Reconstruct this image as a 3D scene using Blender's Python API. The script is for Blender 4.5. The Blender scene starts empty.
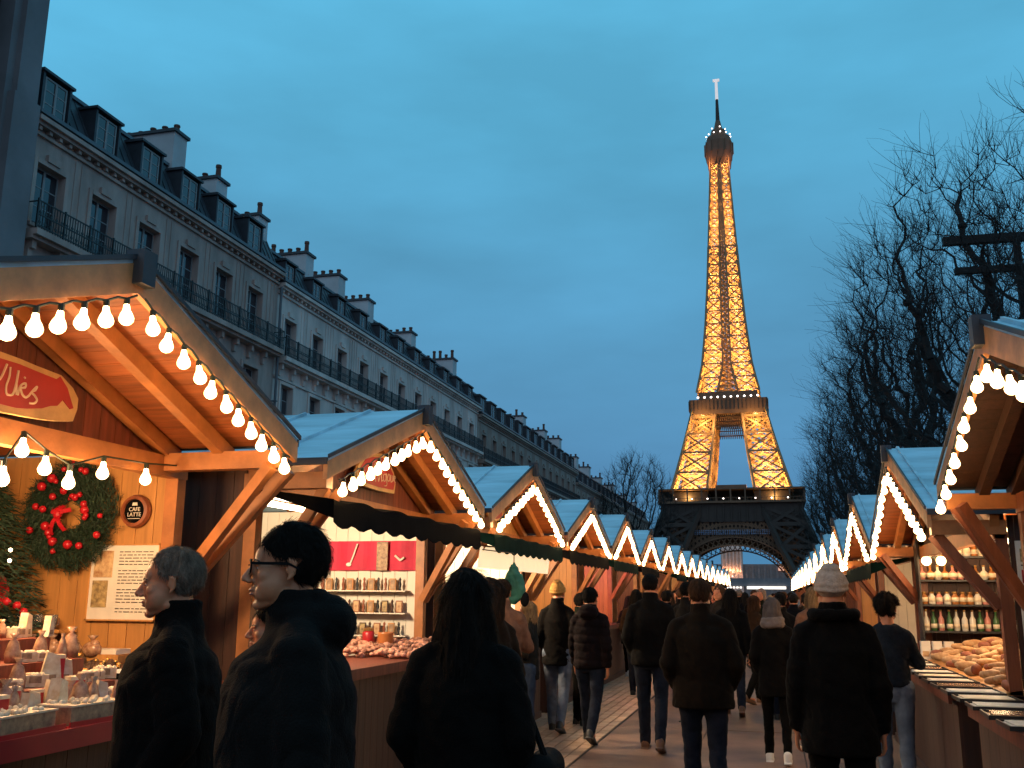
import bpy, bmesh, math, random
import numpy as np
from mathutils import Vector, Matrix, noise
R_ = math.radians
PI = math.pi
SC = bpy.context.scene
COL = SC.collection
# ------------------------------------------------------------------ camera
f_, p_, r_, y_ = 968.288, R_(12.255), R_(.4055), R_(15.016)
Fv = Vector((-math.sin(y_)*math.cos(p_), math.cos(y_)*math.cos(p_), math.sin(p_)))
Rv = Vector((math.cos(y_), math.sin(y_), 0)); Uv = Rv.cross(Fv)
R2 = Rv*math.cos(r_)+Uv*math.sin(r_); U2 = -Rv*math.sin(r_)+Uv*math.cos(r_)
cd = bpy.data.cameras.new('camera'); cam = bpy.data.objects.new('camera', cd); COL.objects.link(cam)
m = Matrix((R2, U2, -Fv)).transposed().to_4x4(); m.translation = (0, 0, 1.65); cam.matrix_world = m
cd.sensor_width = 36; cd.lens = f_/1024*36; cd.clip_start = .05; cd.clip_end = 6000
SC.camera = cam
# ------------------------------------------------------------------ world, sun, exposure
W = bpy.data.worlds.new('World'); SC.world = W; W.use_nodes = True
nt = W.node_tree; nt.nodes.clear()
def wn(t, **k):
    n = nt.nodes.new(t)
    for a, b in k.items(): setattr(n, a, b)
    return n
out = wn('ShaderNodeOutputWorld'); bg = wn('ShaderNodeBackground'); nt.links.new(bg.outputs[0], out.inputs[0])
tc = wn('ShaderNodeTexCoord'); sep = wn('ShaderNodeSeparateXYZ'); nt.links.new(tc.outputs['Generated'], sep.inputs[0])
ramp = wn('ShaderNodeValToRGB'); cr = ramp.color_ramp
STOPS = [(0, (.072, .225, .41)), (.12, (.070, .240, .44)), (.3, (.078, .308, .52)), (.45, (.088, .392, .62)), (.58, (.098, .445, .69)), (1, (.05, .24, .39))]
while len(cr.elements) < len(STOPS): cr.elements.new(.5)
for e, (a, c) in zip(cr.elements, STOPS): e.position = a; e.color = (*c, 1)
nt.links.new(sep.outputs['Z'], ramp.inputs[0])
# soft dusk cloud
mp = wn('ShaderNodeMapping'); mp.inputs['Scale'].default_value = (1.6, 1.6, 5.0); nt.links.new(tc.outputs['Generated'], mp.inputs[0])
nz = wn('ShaderNodeTexNoise'); nz.inputs['Scale'].default_value = 1.9; nz.inputs['Detail'].default_value = 7; nz.inputs['Roughness'].default_value = .5
nt.links.new(mp.outputs[0], nz.inputs['Vector'])
cr2 = wn('ShaderNodeMapRange'); cr2.inputs[1].default_value = .3; cr2.inputs[2].default_value = .7; cr2.inputs[3].default_value = .90; cr2.inputs[4].default_value = 1.20
nt.links.new(nz.outputs[0], cr2.inputs[0])
vm = wn('ShaderNodeVectorMath', operation='SCALE'); nt.links.new(ramp.outputs[0], vm.inputs[0]); nt.links.new(cr2.outputs[0], vm.inputs['Scale'])
# Nishita twilight underneath
sky = wn('ShaderNodeTexSky', sky_type='NISHITA'); sky.sun_disc = False; sky.sun_elevation = R_(-2); sky.sun_rotation = R_(170)
sk2 = wn('ShaderNodeVectorMath', operation='SCALE'); sk2.inputs['Scale'].default_value = .10; nt.links.new(sky.outputs[0], sk2.inputs[0])
ad = wn('ShaderNodeVectorMath', operation='ADD'); nt.links.new(vm.outputs[0], ad.inputs[0]); nt.links.new(sk2.outputs[0], ad.inputs[1])
# warm glow added to the unseen sky behind the camera, for less blue facades
gl = wn('ShaderNodeMapRange'); gl.inputs[1].default_value = .15; gl.inputs[2].default_value = -.9; gl.inputs[3].default_value = 0; gl.inputs[4].default_value = 1
nt.links.new(sep.outputs['Y'], gl.inputs[0])
gc = wn('ShaderNodeVectorMath', operation='SCALE'); gc.inputs[0].default_value = (.20, .10, .06); nt.links.new(gl.outputs[0], gc.inputs['Scale'])
ad2 = wn('ShaderNodeVectorMath', operation='ADD'); nt.links.new(ad.outputs[0], ad2.inputs[0]); nt.links.new(gc.outputs[0], ad2.inputs[1])
nt.links.new(ad2.outputs[0], bg.inputs[0]); bg.inputs[1].default_value = 1.0
sd = bpy.data.lights.new('warm_fill_sun', 'SUN'); sd.energy = .02; sd.angle = R_(30); sd.color = (1, .72, .5)  # weak warm fill added low behind the camera to warm the facades
so = bpy.data.objects.new('warm_fill_sun', sd); COL.objects.link(so); so.rotation_euler = (R_(72), 0, R_(-10))
SC.view_settings.view_transform = 'Standard'; SC.view_settings.look = 'None'; SC.view_settings.exposure = 0; SC.view_settings.gamma = 1
cy = SC.cycles; cy.use_denoising = True; cy.max_bounces = 5; cy.diffuse_bounces = 2; cy.glossy_bounces = 2; cy.transmission_bounces = 3
cy.sample_clamp_indirect = 4; cy.caustics_reflective = False; cy.caustics_refractive = False; cy.use_light_tree = True; cy.transparent_max_bounces = 8
# ------------------------------------------------------------------ materials
M = {}
def mat(name, col, rough=.7, metal=0., var=0., vscale=6., bump=0., bscale=40., emit=None, estr=0., island=0., spec=.5, stretch=(1, 1, 1), col2=None, trans=0.):
    if name in M: return M[name]
    m = bpy.data.materials.new(name); m.use_nodes = True; t = m.node_tree; b = t.nodes['Principled BSDF']
    b.inputs['Base Color'].default_value = (*col, 1); b.inputs['Roughness'].default_value = rough; b.inputs['Metallic'].default_value = metal
    b.inputs['Specular IOR Level'].default_value = spec
    if trans: b.inputs['Transmission Weight'].default_value = trans; b.inputs['IOR'].default_value = 1.2
    if emit: b.inputs['Emission Color'].default_value = (*emit, 1); b.inputs['Emission Strength'].default_value = estr
    N = t.nodes.new; L = t.links.new
    tcn = N('ShaderNodeTexCoord'); mpn = N('ShaderNodeMapping'); mpn.inputs['Scale'].default_value = stretch; L(tcn.outputs['Object'], mpn.inputs[0])
    if var or island:
        base = N('ShaderNodeMixRGB'); base.blend_type = 'MIX'
        c2 = col2 or tuple(c*(1-var) for c in col); c1 = col if col2 else tuple(min(1, c*(1+var*.6)) for c in col)
        base.inputs[1].default_value = (*c1, 1); base.inputs[2].default_value = (*c2, 1)
        n = N('ShaderNodeTexNoise'); n.inputs['Scale'].default_value = vscale; n.inputs['Detail'].default_value = 6; n.inputs['Roughness'].default_value = .6
        L(mpn.outputs[0], n.inputs['Vector'])
        rr = N('ShaderNodeMapRange'); rr.inputs[1].default_value = .32; rr.inputs[2].default_value = .68; L(n.outputs[0], rr.inputs[0]); L(rr.outputs[0], base.inputs[0])
        src = base.outputs[0]
        if island:
            g = N('ShaderNodeNewGeometry'); hs = N('ShaderNodeHueSaturation'); q = N('ShaderNodeMapRange')
            q.inputs[3].default_value = 1-island; q.inputs[4].default_value = 1+island; L(g.outputs['Random Per Island'], q.inputs[0]); L(q.outputs[0], hs.inputs['Value'])
            L(src, hs.inputs['Color']); src = hs.outputs[0]
        L(src, b.inputs['Base Color'])
    if bump:
        n = N('ShaderNodeTexNoise'); n.inputs['Scale'].default_value = bscale; n.inputs['Detail'].default_value = 4; L(mpn.outputs[0], n.inputs['Vector'])
        bp = N('ShaderNodeBump'); bp.inputs['Strength'].default_value = bump; bp.inputs['Distance'].default_value = .01; L(n.outputs[0], bp.inputs['Height']); L(bp.outputs[0], b.inputs['Normal'])
    M[name] = m; return m
mat('wood_orange', (.48, .165, .045), .5, var=.35, vscale=3, bump=.25, bscale=18, island=.18, stretch=(1, 1, 8))
mat('wood_plank_x', (.31, .09, .026), .55, var=.4, vscale=3, bump=.25, bscale=14, island=.2, stretch=(.5, 8, 8))
mat('wood_light', (.56, .26, .075), .5, var=.22, vscale=2.5, bump=.2, bscale=14, island=.12, stretch=(8, 8, .6))
mat('wood_red', (.16, .035, .016), .6, var=.4, vscale=3, bump=.2, bscale=14, island=.22, stretch=(8, 8, .6))
mat('wood_dark', (.06, .022, .012), .6, var=.4, vscale=3, bump=.2, bscale=14, island=.2, stretch=(8, 8, .6))
mat('wood_beam', (.42, .155, .045), .5, var=.3, vscale=2, bump=.2, bscale=12, stretch=(3, 3, 3), island=.1)
mat('wood_fascia', (.62, .27, .10), .5, var=.3, vscale=2, bump=.2, bscale=12, stretch=(3, 3, 3), island=.1)
mat('wood_post_red', (.26, .075, .03), .5, var=.3, vscale=2, bump=.2, bscale=12, stretch=(8, 8, 1), island=.1)
mat('white_panel', (.80, .72, .58), .6, var=.1, vscale=3, island=.06)
mat('roof_metal', (.50, .66, .74), .42, stretch=(.4, 1.5, 1.5), var=.38, vscale=1.6, bump=.25, bscale=5)
mat('roof_trim', (.03, .035, .045), .5, var=.2)
mat('awning_black', (.005, .005, .005), .95, spec=.05, var=.3, bump=.3, bscale=60)
mat('awning_green', (.006, .022, .016), .95, spec=.05, var=.3, bump=.3, bscale=60)
mat('cable', (.01, .02, .012), .6)
mat('bulb_lit', (1, .8, .5), .4, emit=(1, .60, .26), estr=30)
mat('bulb_far', (1, .8, .5), .4, emit=(1, .64, .30), estr=14)
mat('socket', (.02, .02, .02), .5)
mat('lamp_lit', (1, .9, .7), .4, emit=(1, .70, .38), estr=14)
mat('sign_red', (.42, .02, .022), .5, var=.15)
mat('sign_slab', (.62, .38, .15), .5, var=.3, vscale=5, bump=.2)
mat('lettering', (.75, .55, .38), .5)
mat('stone_a', (.43, .31, .27), .85, stretch=(1, 1, .3), var=.32, vscale=1.1, bump=.3, bscale=8)
mat('stone_b', (.66, .53, .48), .85, stretch=(1, 1, .3), var=.28, vscale=.9, bump=.2, bscale=8)
mat('stone_c', (.34, .25, .21), .85, var=.2, vscale=.5, bump=.2, bscale=8)
mat('stone_grey', (.20, .19, .20), .85, var=.2, vscale=.5, bump=.2, bscale=8)
mat('chimney_plaster', (.52, .52, .53), .85, var=.15, vscale=.8)
mat('slate', (.035, .038, .048), .55, var=.3, vscale=1.5, bump=.5, bscale=7)
mat('zinc', (.10, .115, .135), .5, var=.2, vscale=1.5)
mat('iron', (.008, .008, .009), .5)
mat('terracotta', (.12, .05, .035), .8, var=.3)
mat('glass', (.02, .025, .035), .06, spec=.9)
mat('window_frame', (.26, .25, .25), .6)
mat('curtain', (.35, .33, .30), .9, var=.3, vscale=20, stretch=(8, 8, .3))
mat('asphalt', (.10, .062, .042), .72, var=.35, vscale=1.2, bump=.5, bscale=60)
mat('paver', (.46, .285, .175), .58, var=.22, vscale=3, bump=.5, bscale=40, island=.14)
mat('joint', (.06, .045, .035), .9)
mat('bark', (.016, .013, .012), .9, var=.3, vscale=3, bump=.6, bscale=12)
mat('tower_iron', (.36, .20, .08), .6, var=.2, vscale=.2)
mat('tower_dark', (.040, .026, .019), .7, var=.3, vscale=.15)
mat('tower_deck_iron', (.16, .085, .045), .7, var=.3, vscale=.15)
mat('beacon', (1, 1, 1), .4, emit=(1, .85, .75), estr=5)
mat('spark', (1, 1, 1), .4, emit=(.75, .85, 1), estr=5)
mat('mast_glow', (.8, .78, .75), .5, emit=(1, .85, .8), estr=.5)  # floodlit look of the antenna tip put in as its own emission
for _n, _s in (('bulb_lit', 30.), ('bulb_far', 15.)):   # frosted glass round a filament: hot core, dimmer amber rim
    t = M[_n].node_tree; b = t.nodes['Principled BSDF']; lw = t.nodes.new('ShaderNodeLayerWeight'); lw.inputs[0].default_value = .5
    r = t.nodes.new('ShaderNodeMapRange'); r.inputs[1].default_value = .30; r.inputs[2].default_value = .85; r.inputs[3].default_value = _s; r.inputs[4].default_value = 1.6; t.links.new(lw.outputs['Facing'], r.inputs[0]); t.links.new(r.outputs[0], b.inputs['Emission Strength'])
# ------------------------------------------------------------------ mesh builder
class MB:
    def __init__(s): s.v = []; s.f = []
    def add(s, vs, fs):
        o = len(s.v); s.v += [tuple(v) for v in vs]; s.f += [tuple(i+o for i in f) for f in fs]; return s
    def box(s, c, d, rot=None):
        x, y, z = d[0]/2, d[1]/2, d[2]/2
        vs = [Vector((sx*x, sy*y, sz*z)) for sz in (-1, 1) for sx, sy in ((-1, -1), (1, -1), (1, 1), (-1, 1))]
        if rot is not None: vs = [rot @ v for v in vs]
        c = Vector(c)
        return s.add([v+c for v in vs], [(3, 2, 1, 0), (4, 5, 6, 7), (0, 1, 5, 4), (1, 2, 6, 5), (2, 3, 7, 6), (3, 0, 4, 7)])
    def b2(s, a, b):  # box between corners
        return s.box([(p+q)/2 for p, q in zip(a, b)], [abs(q-p) for p, q in zip(a, b)])
    def beam(s, p, q, w, h, up=(0, 0, 1)):
        p = Vector(p); q = Vector(q); d = (q-p); L = d.length; d.normalize()
        u = Vector(up); sd = d.cross(u)
        if sd.length < 1e-4: sd = d.cross(Vector((0, 1, 0)))
        sd.normalize(); u = sd.cross(d)
        vs = []
        for e in (p, q):
            for a, b in ((-1, -1), (1, -1), (1, 1), (-1, 1)): vs.append(e+sd*a*w/2+u*b*h/2)
        return s.add(vs, [(0, 1, 2, 3), (7, 6, 5, 4), (4, 5, 1, 0), (5, 6, 2, 1), (6, 7, 3, 2), (7, 4, 0, 3)])
    def tube(s, p, q, r0, r1=None, n=8, caps=True):
        r1 = r0 if r1 is None else r1
        p = Vector(p); q = Vector(q); d = (q-p).normalized()
        a = d.orthogonal().normalized(); b = d.cross(a)
        vs = [e+(a*math.cos(t*2*PI/n)+b*math.sin(t*2*PI/n))*r for e, r in ((p, r0), (q, r1)) for t in range(n)]
        fs = [(i, (i+1) % n, (i+1) % n+n, i+n) for i in range(n)]
        if caps: fs += [tuple(range(n-1, -1, -1)), tuple(range(n, 2*n))]
        return s.add(vs, fs)
    def path(s, pts, r, n=6):
        for a, b in zip(pts, pts[1:]):
            if (Vector(a)-Vector(b)).length > 1e-5: s.tube(a, b, r, r, n)
        return s
    def ball(s, c, r, n=10, m=7, rot=None):
        if not hasattr(r, '__len__'): r = (r, r, r)
        vs = [Vector((0, 0, r[2]))]
        for j in range(1, m):
            t = PI*j/m
            vs += [Vector((r[0]*math.sin(t)*math.cos(2*PI*i/n), r[1]*math.sin(t)*math.sin(2*PI*i/n), r[2]*math.cos(t))) for i in range(n)]
        vs.append(Vector((0, 0, -r[2])))
        fs = [(0, 1+i, 1+(i+1) % n) for i in range(n)]
        for j in range(m-2):
            a = 1+j*n; fs += [(a+i, a+n+i, a+n+(i+1) % n, a+(i+1) % n) for i in range(n)]
        a = 1+(m-2)*n; fs += [(a+i, len(vs)-1, a+(i+1) % n) for i in range(n)]
        if rot is not None: vs = [rot @ v for v in vs]
        c = Vector(c); return s.add([v+c for v in vs], fs)
    def lathe(s, c, prof, n=16, rot=None):
        vs = []; k = len(prof)
        for r, z in prof: vs += [Vector((r*math.cos(2*PI*i/n), r*math.sin(2*PI*i/n), z)) for i in range(n)]
        fs = [(j*n+i, j*n+(i+1) % n, (j+1)*n+(i+1) % n, (j+1)*n+i) for j in range(k-1) for i in range(n)]
        fs += [tuple(range(n-1, -1, -1)), tuple(range((k-1)*n, k*n))]
        if rot is not None: vs = [rot @ v for v in vs]
        c = Vector(c); return s.add([v+c for v in vs], fs)
    def loft(s, secs, n=20):  # (cx, cy, z, rx, ry) rings, closed
        vs = []
        for cx, cy, z, rx, ry in secs: vs += [(cx+rx*math.cos(2*PI*i/n), cy+ry*math.sin(2*PI*i/n), z) for i in range(n)]
        k = len(secs); fs = [(j*n+i, j*n+(i+1) % n, (j+1)*n+(i+1) % n, (j+1)*n+i) for j in range(k-1) for i in range(n)]
        fs += [tuple(range(n-1, -1, -1)), tuple(range((k-1)*n, k*n))]
        return s.add(vs, fs)
    def limb(s, pts, n=12):  # [(p, r)...] closed tapered tube with round joints
        for (p, r), (q, t) in zip(pts, pts[1:]):
            s.tube(p, q, r, t, n)
        for p, r in pts: s.ball(p, r, n, 8)
        return s
    def prism(s, poly, axis, a, b):  # polygon in the two other axes, extruded a..b along axis
        def P(u, v, w): return {'x': (w, u, v), 'y': (u, w, v), 'z': (u, v, w)}[axis]
        n = len(poly); vs = [P(u, v, a) for u, v in poly]+[P(u, v, b) for u, v in poly]
        fs = [(i, (i+1) % n, (i+1) % n+n, i+n) for i in range(n)]+[tuple(range(n-1, -1, -1)), tuple(range(n, 2*n))]
        return s.add(vs, fs)
    def mesh(s, name, smooth=False, fix=False):
        me = bpy.data.meshes.new(name); me.from_pydata(s.v, [], s.f)
        if fix:
            bm = bmesh.new(); bm.from_mesh(me); bmesh.ops.recalc_face_normals(bm, faces=bm.faces); bm.to_mesh(me); bm.free()
        if smooth: me.polygons.foreach_set('use_smooth', [True]*len(me.polygons))
        me.update(); return me
    def build(s, name, m, parent=None, smooth=False, loc=(0, 0, 0), fix=True):
        return put(name, s.mesh(name, smooth, fix), m, parent, loc)
def put(name, me, m=None, parent=None, loc=(0, 0, 0)):
    mm = M[m] if isinstance(m, str) else m
    if mm is not None and not me.materials: me.materials.append(mm)
    o = bpy.data.objects.new(name, me); COL.objects.link(o); o.parent = parent; o.location = loc
    if mm is not None and me.materials[0] != mm: o.material_slots[0].link = 'OBJECT'; o.material_slots[0].material = mm
    return o
def tag(o, label=None, cat=None, group=None, kind=None):
    if label: o['label'] = label
    if cat: o['category'] = cat
    if group: o['group'] = group
    if kind: o['kind'] = kind
    return o
def thing(name, label, cat, loc=(0, 0, 0), rz=0, group=None):
    o = bpy.data.objects.new(name, None); COL.objects.link(o); o.location = loc; o.rotation_euler = (0, 0, rz); o.empty_display_size = .1
    return tag(o, label, cat, group)
def kids(o): return [c for c in COL.objects if c.parent == o]
def copy_tree(o, parent=None, ch=None):
    if ch is None:
        ch = {}
        for c in COL.objects:
            if c.parent: ch.setdefault(c.parent.name, []).append(c)
    c = o.copy(); COL.objects.link(c); c.parent = parent
    for k in ch.get(o.name, []): copy_tree(k, c, ch)
    return c
def lamp(name, loc, power, col, parent=None, size=.1, kind='POINT', **k):
    l = bpy.data.lights.new(name, kind); l.energy = power; l.color = col
    if kind == 'POINT': l.shadow_soft_size = size
    if kind == 'AREA': l.size = size
    for a, b in k.items(): setattr(l, a, b)
    o = bpy.data.objects.new(name, l); COL.objects.link(o); o.location = loc; o.parent = parent; return o
def planks(mb, y0, y1, z0, z1, x, w=.12, t=.02, axis='y', gap=.004, clip=None):
    """vertical boards on the plane x (or y if axis == 'x'); clip(u)->top z"""
    u = y0; 
    while u < y1-1e-4:
        v = min(u+w, y1); a, b = u+gap/2, v-gap/2
        ta, tb = (z1, z1) if clip is None else (min(z1, clip(a)), min(z1, clip(b)))
        if max(ta, tb) > z0+.01:
            ta = max(ta, z0+.005); tb = max(tb, z0+.005)
            poly = [(a, z0), (b, z0), (b, tb), (a, ta)]
            mb.prism(poly, 'x' if axis == 'y' else 'y', x-t/2, x+t/2)
        u = v
ORD = ['first', 'second', 'third', 'fourth', 'fifth', 'sixth', 'seventh', 'eighth', 'ninth', 'tenth', 'eleventh', 'twelfth', 'thirteenth', 'fourteenth', 'fifteenth', 'sixteenth', 'seventeenth', 'eighteenth']
# ------------------------------------------------------------------ ground
g = MB(); g.add([(-2500, -400, 0), (2500, -400, 0), (2500, 4000, 0), (-2500, 4000, 0)], [(0, 1, 2, 3)])
tag(g.build('ground', 'asphalt'), kind='structure')
rng = random.Random(5)
g = MB(); g.b2((-3.5, -2, .004), (-2.04, 92, .010)); tag(g.build('pavement_bed', 'joint'), kind='structure')
g = MB(); x = -3.48
row = 0
while x < -2.08:
    y = -1.5+(row % 2)*.12
    while y < 85:
        L = .24 if y < 22 else .96
        g.b2((x+.008, y+.005, .010), (min(x+.124, -2.044), y+L-.004, .018+rng.uniform(-.0012, .0012))); y += L
    x += .13; row += 1
tag(g.build('pavement', 'paver', fix=False), kind='structure')
g = MB()
for i in range(30):
    for j in range(3):
        y0 = -2.3+i*3.05; x0 = -2.03+j*1.12
        g.b2((x0+.006, y0+.006, .002), (x0+1.11, y0+3.04, .012+rng.uniform(-.001, .001)))
mat('slab', (.17, .088, .052), .62, var=.35, vscale=2.0, bump=.5, bscale=50, island=.2)
tag(g.build('road', 'slab', fix=False), kind='structure')
# ------------------------------------------------------------------ apartment buildings
XF = -24.0
def window_meshes(w, h):
    f = MB(); t = .07
    for s in (-1, 1): f.b2((-.04, s*w/2, 0), (.02, s*(w/2-t), h))
    f.b2((-.04, -w/2+t, 0), (.02, w/2-t, t)); f.b2((-.04, -w/2+t, h-t), (.02, w/2-t, h)); f.b2((-.03, -.05, t), (.03, .05, h-t))
    for z in (h*.36, h*.68): f.b2((-.02, -w/2+t, z-.02), (.01, -.05, z+.02)); f.b2((-.02, .05, z-.02), (.01, w/2-t, z+.02))
    p = MB(); p.b2((-.012, -w/2+t, t), (-.004, w/2-t, h-t))
    c = MB()
    for s in (-1, 1): c.b2((-.10, s*(w/2-.06), .1), (-.07, s*(w/2-.06-w*.17), h-.1))
    return f.mesh('window', fix=True), p.mesh('pane', fix=True), c.mesh('curtain', fix=True)
def add_window(b, y, z, w, h, x, ms):
    f = put('window', ms[0], 'window_frame', b, (x, y, z)); put('pane', ms[1], 'glass', f); put('curtain', ms[2], 'curtain', f)
def railing(mb, y0, y1, z, x):
    for zz in (z+.1, z+.5, z+.98): mb.b2((x-.02, y0, zz-.02), (x+.02, y1, zz+.02))
    n = int((y1-y0)/.13)
    for i in range(n+1):
        y = y0+(y1-y0)*i/n; mb.b2((x-.012, y-.014, z), (x+.012, y+.014, z+.97))
        if i % 2: mb.b2((x-.01, y-.055, z+.55), (x+.01, y+.055, z+.62)); mb.b2((x-.01, y-.055, z+.2), (x+.01, y+.055, z+.27))
        if i % 10 == 0: mb.b2((x-.03, y-.03, z), (x+.03, y+.03, z+1.05))
def apartment(name, label, y0, y1, zc, wins, ww, rows, stone, balc, dorm, zt, dw=1.15, dh=1.3, x=XF, depth=9., bz=14.45):
    b = thing(name, label, 'building', (x, y0, 0)); L = y1-y0
    W_ = MB(); ys = [w-y0 for w in wins]
    ycuts = sorted([0, L]+[y-ww/2 for y in ys]+[y+ww/2 for y in ys]); zcuts = sorted([0, zc]+[r[0] for r in rows]+[r[1] for r in rows])
    holes = lambda yy, zz: any(abs(yy-y) < ww/2 for y in ys) and any(a < zz < bb for a, bb in rows)
    for i in range(len(ycuts)-1):
        for j in range(len(zcuts)-1):
            a, c, d, e = ycuts[i], ycuts[i+1], zcuts[j], zcuts[j+1]
            if not holes((a+c)/2, (d+e)/2): W_.add([(0, a, d), (0, c, d), (0, c, e), (0, a, e)], [(0, 1, 2, 3)])
    D = .32
    for y in ys:
        for a, e in rows:
            l, r = y-ww/2, y+ww/2
            W_.add([(0, l, a), (-D, l, a), (-D, l, e), (0, l, e)], [(0, 1, 2, 3)]); W_.add([(0, r, a), (-D, r, a), (-D, r, e), (0, r, e)], [(3, 2, 1, 0)])
            W_.add([(0, l, a), (0, r, a), (-D, r, a), (-D, l, a)], [(0, 1, 2, 3)]); W_.add([(0, l, e), (0, r, e), (-D, r, e), (-D, l, e)], [(3, 2, 1, 0)])
            W_.add([(-D-.35, l-.1, a-.1), (-D-.35, r+.1, a-.1), (-D-.35, r+.1, e+.1), (-D-.35, l-.1, e+.1)], [(0, 1, 2, 3)])
    W_.add([(0, 0, 0), (-depth, 0, 0), (-depth, 0, zc), (0, 0, zc)], [(0, 1, 2, 3)]); W_.add([(0, L, 0), (-depth, L, 0), (-depth, L, zc), (0, L, zc)], [(3, 2, 1, 0)])
    W_.add([(-depth, 0, 0), (-depth, L, 0), (-depth, L, zc), (-depth, 0, zc)], [(0, 1, 2, 3)])
    W_.build('wall', stone, b, fix=False)
    # trim: stone surrounds, string courses, cornice
    t = MB()
    for y in ys:
        for a, e in rows:
            l, r = y-ww/2, y+ww/2
            t.b2((.003, l-.17, a), (.06, l, e+.17)); t.b2((.003, r, a), (.06, r+.17, e+.17)); t.b2((.003, l, e), (.07, r, e+.17)); t.b2((.003, l-.12, a-.12), (.12, r+.12, a))
        t.b2((.003, y-ww*.22, rows[0][1]+.17), (.13, y+ww*.22, rows[0][1]+.42))
    for z in (bz-1.1, rows[1][0]-.75): t.b2((.003, 0, z), (.10, L, z+.12))
    k = 0
    yy = .4
    while yy < L-.3:  # pilaster strips between the windows
        if all(abs(yy-y) > ww/2+.35 for y in ys): t.b2((.003, yy-.03, bz+.3), (.03, yy+.03, zc-.6))
        yy += .33
    t.b2((.003, 0, zc-.5), (.1, L, zc-.38)); t.b2((.003, 0, zc-.22), (.28, L, zc-.1)); t.b2((-.2, 0, zc-.1), (.42, L, zc+.06))
    yy = .3
    while yy < L: t.b2((.003, yy-.07, zc-.36), (.2, yy+.07, zc-.22)); yy += .5
    t.build('cornice', stone, b, fix=False)
    # mansard
    h = zt-zc; s = h*.42
    r = MB()
    prof = [(.30, zc+.06), (.30, zc+.22), (.0, zc+.26), (-s, zt), (-depth+s, zt+.5), (-depth, zc), ]
    n = len(prof); vs = [(p, 0, q) for p, q in prof]+[(p, L, q) for p, q in prof]
    r.add(vs, [(i, (i+1) % n, (i+1) % n+n, i+n) for i in range(n)]+[tuple(range(n)), tuple(range(2*n-1, n-1, -1))])
    yy = .3
    while yy < L: r.beam((.01, yy, zc+.3), (-s+.01, yy, zt-.02), .03, .04, (1, 0, 0)); yy += .45
    r.build('mansard_roof', 'slate', b)
    r = MB(); r.b2((-s-.1, 0, zt-.06), (-s+.12, L, zt+.08)); r.b2((.22, 0, zc+.16), (.40, L, zc+.30)); r.build('gutter', 'zinc', b)
    ms = window_meshes(ww-.02, rows[0][1]-rows[0][0]); ms2 = window_meshes(ww-.02, rows[1][1]-rows[1][0])
    for y in ys:
        for i, (a, e) in enumerate(rows):
            mm = ms if abs((e-a)-(rows[0][1]-rows[0][0])) < .01 else ms2
            add_window(b, y, a, ww, e-a, -D+.05, mm)
    # dormers
    md = window_meshes(dw-.2, dh-.15); dm = MB(); dwh = dw/2
    dm.b2((-1.3, -dwh-.08, 0), (-.02, -dwh+.02, dh)); dm.b2((-1.3, dwh-.02, 0), (-.02, dwh+.08, dh)); dm.b2((-1.3, -dwh-.16, dh), (.06, dwh+.16, dh+.1)); dm.b2((-1.1, -dwh, dh+.1), (-.1, dwh, dh+.2))
    dm.b2((-.5, -dwh+.02, .02), (-.45, dwh-.02, dh)); dm.b2((-.12, -dwh+.02, -.1), (.03, dwh-.02, .03)); dme = dm.mesh('dormer', fix=True)
    for y in dorm:
        d = put('dormer', dme, 'slate', b, (0, y-y0, zc+.30)); f = put('window', md[0], 'window_frame', d, (-.1, 0, .05)); put('pane', md[1], 'glass', d, (-.1, 0, .05))
    for a, e, z in balc:
        q = MB(); q.b2((.003, a-y0, z-.22), (.62, e-y0, z)); q.b2((.003, a-y0, z-.34), (.45, e-y0, z-.22)); yy = a-y0+.3
        while yy < e-y0-.1: q.b2((.003, yy-.1, z-.62), (.30, yy+.1, z-.34)); q.b2((.003, yy-.1, z-.95), (.16, yy+.1, z-.62)); yy += 1.32
        bc = q.build('balcony', stone, b)
        q = MB(); railing(q, a-y0, e-y0, z, .56); q.b2((.0, a-y0, z+.94), (.56, a-y0+.03, z+.98)); q.b2((.0, e-y0-.03, z+.94), (.56, e-y0, z+.98)); q.build('railing', 'iron', bc, fix=False)
    return b
def chimney(b, y, zt, zb, x0, x1, th=.95, n=5, seed=1):
    rg = random.Random(seed); c = MB(); oy = b.location.y
    c.b2((x0, y-oy-th/2, zb), (x1, y-oy+th/2, zt)); o = c.build('chimney', 'chimney_plaster', b)
    q = MB(); q.b2((x0-.1, y-oy-th/2-.1, zt), (x1+.1, y-oy+th/2+.1, zt+.14)); q.build('coping', 'slate', o)
    q = MB()
    for i in range(n):
        xx = x0+.25+(x1-x0-.5)*i/max(1, n-1); h = rg.choice((.3, .4, .4, .75)); q.lathe((xx, y-oy, zt+.14), [(.14, 0), (.12, h*.8), (.15, h*.82), (.14, h)], 8)
    q.build('chimney_pot', 'terracotta', o)
A = apartment('apartment_building', 'sandstone apartment block with iron balcony and slate mansard, nearest the tall grey corner pier', 25.3, 42.9, 17.62,
    [26.5+2.83*k for k in range(6)], 1.4, [(13.95, 16.17), (9.95, 12.3), (6.2, 8.5)], 'stone_a', [(25.5, 42.8, 13.6)], [26.4+2.8*k for k in range(6)], 20.0, 1.3, 1.65)
for i, (y, z) in enumerate(((34.8, 21.6), (38.3, 20.9), (42.3, 20.6))): chimney(A, y, z, 18.3, -4.3 if i == 0 else -3.4, -.75, seed=i+2, n=6 if i == 0 else 4)
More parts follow.
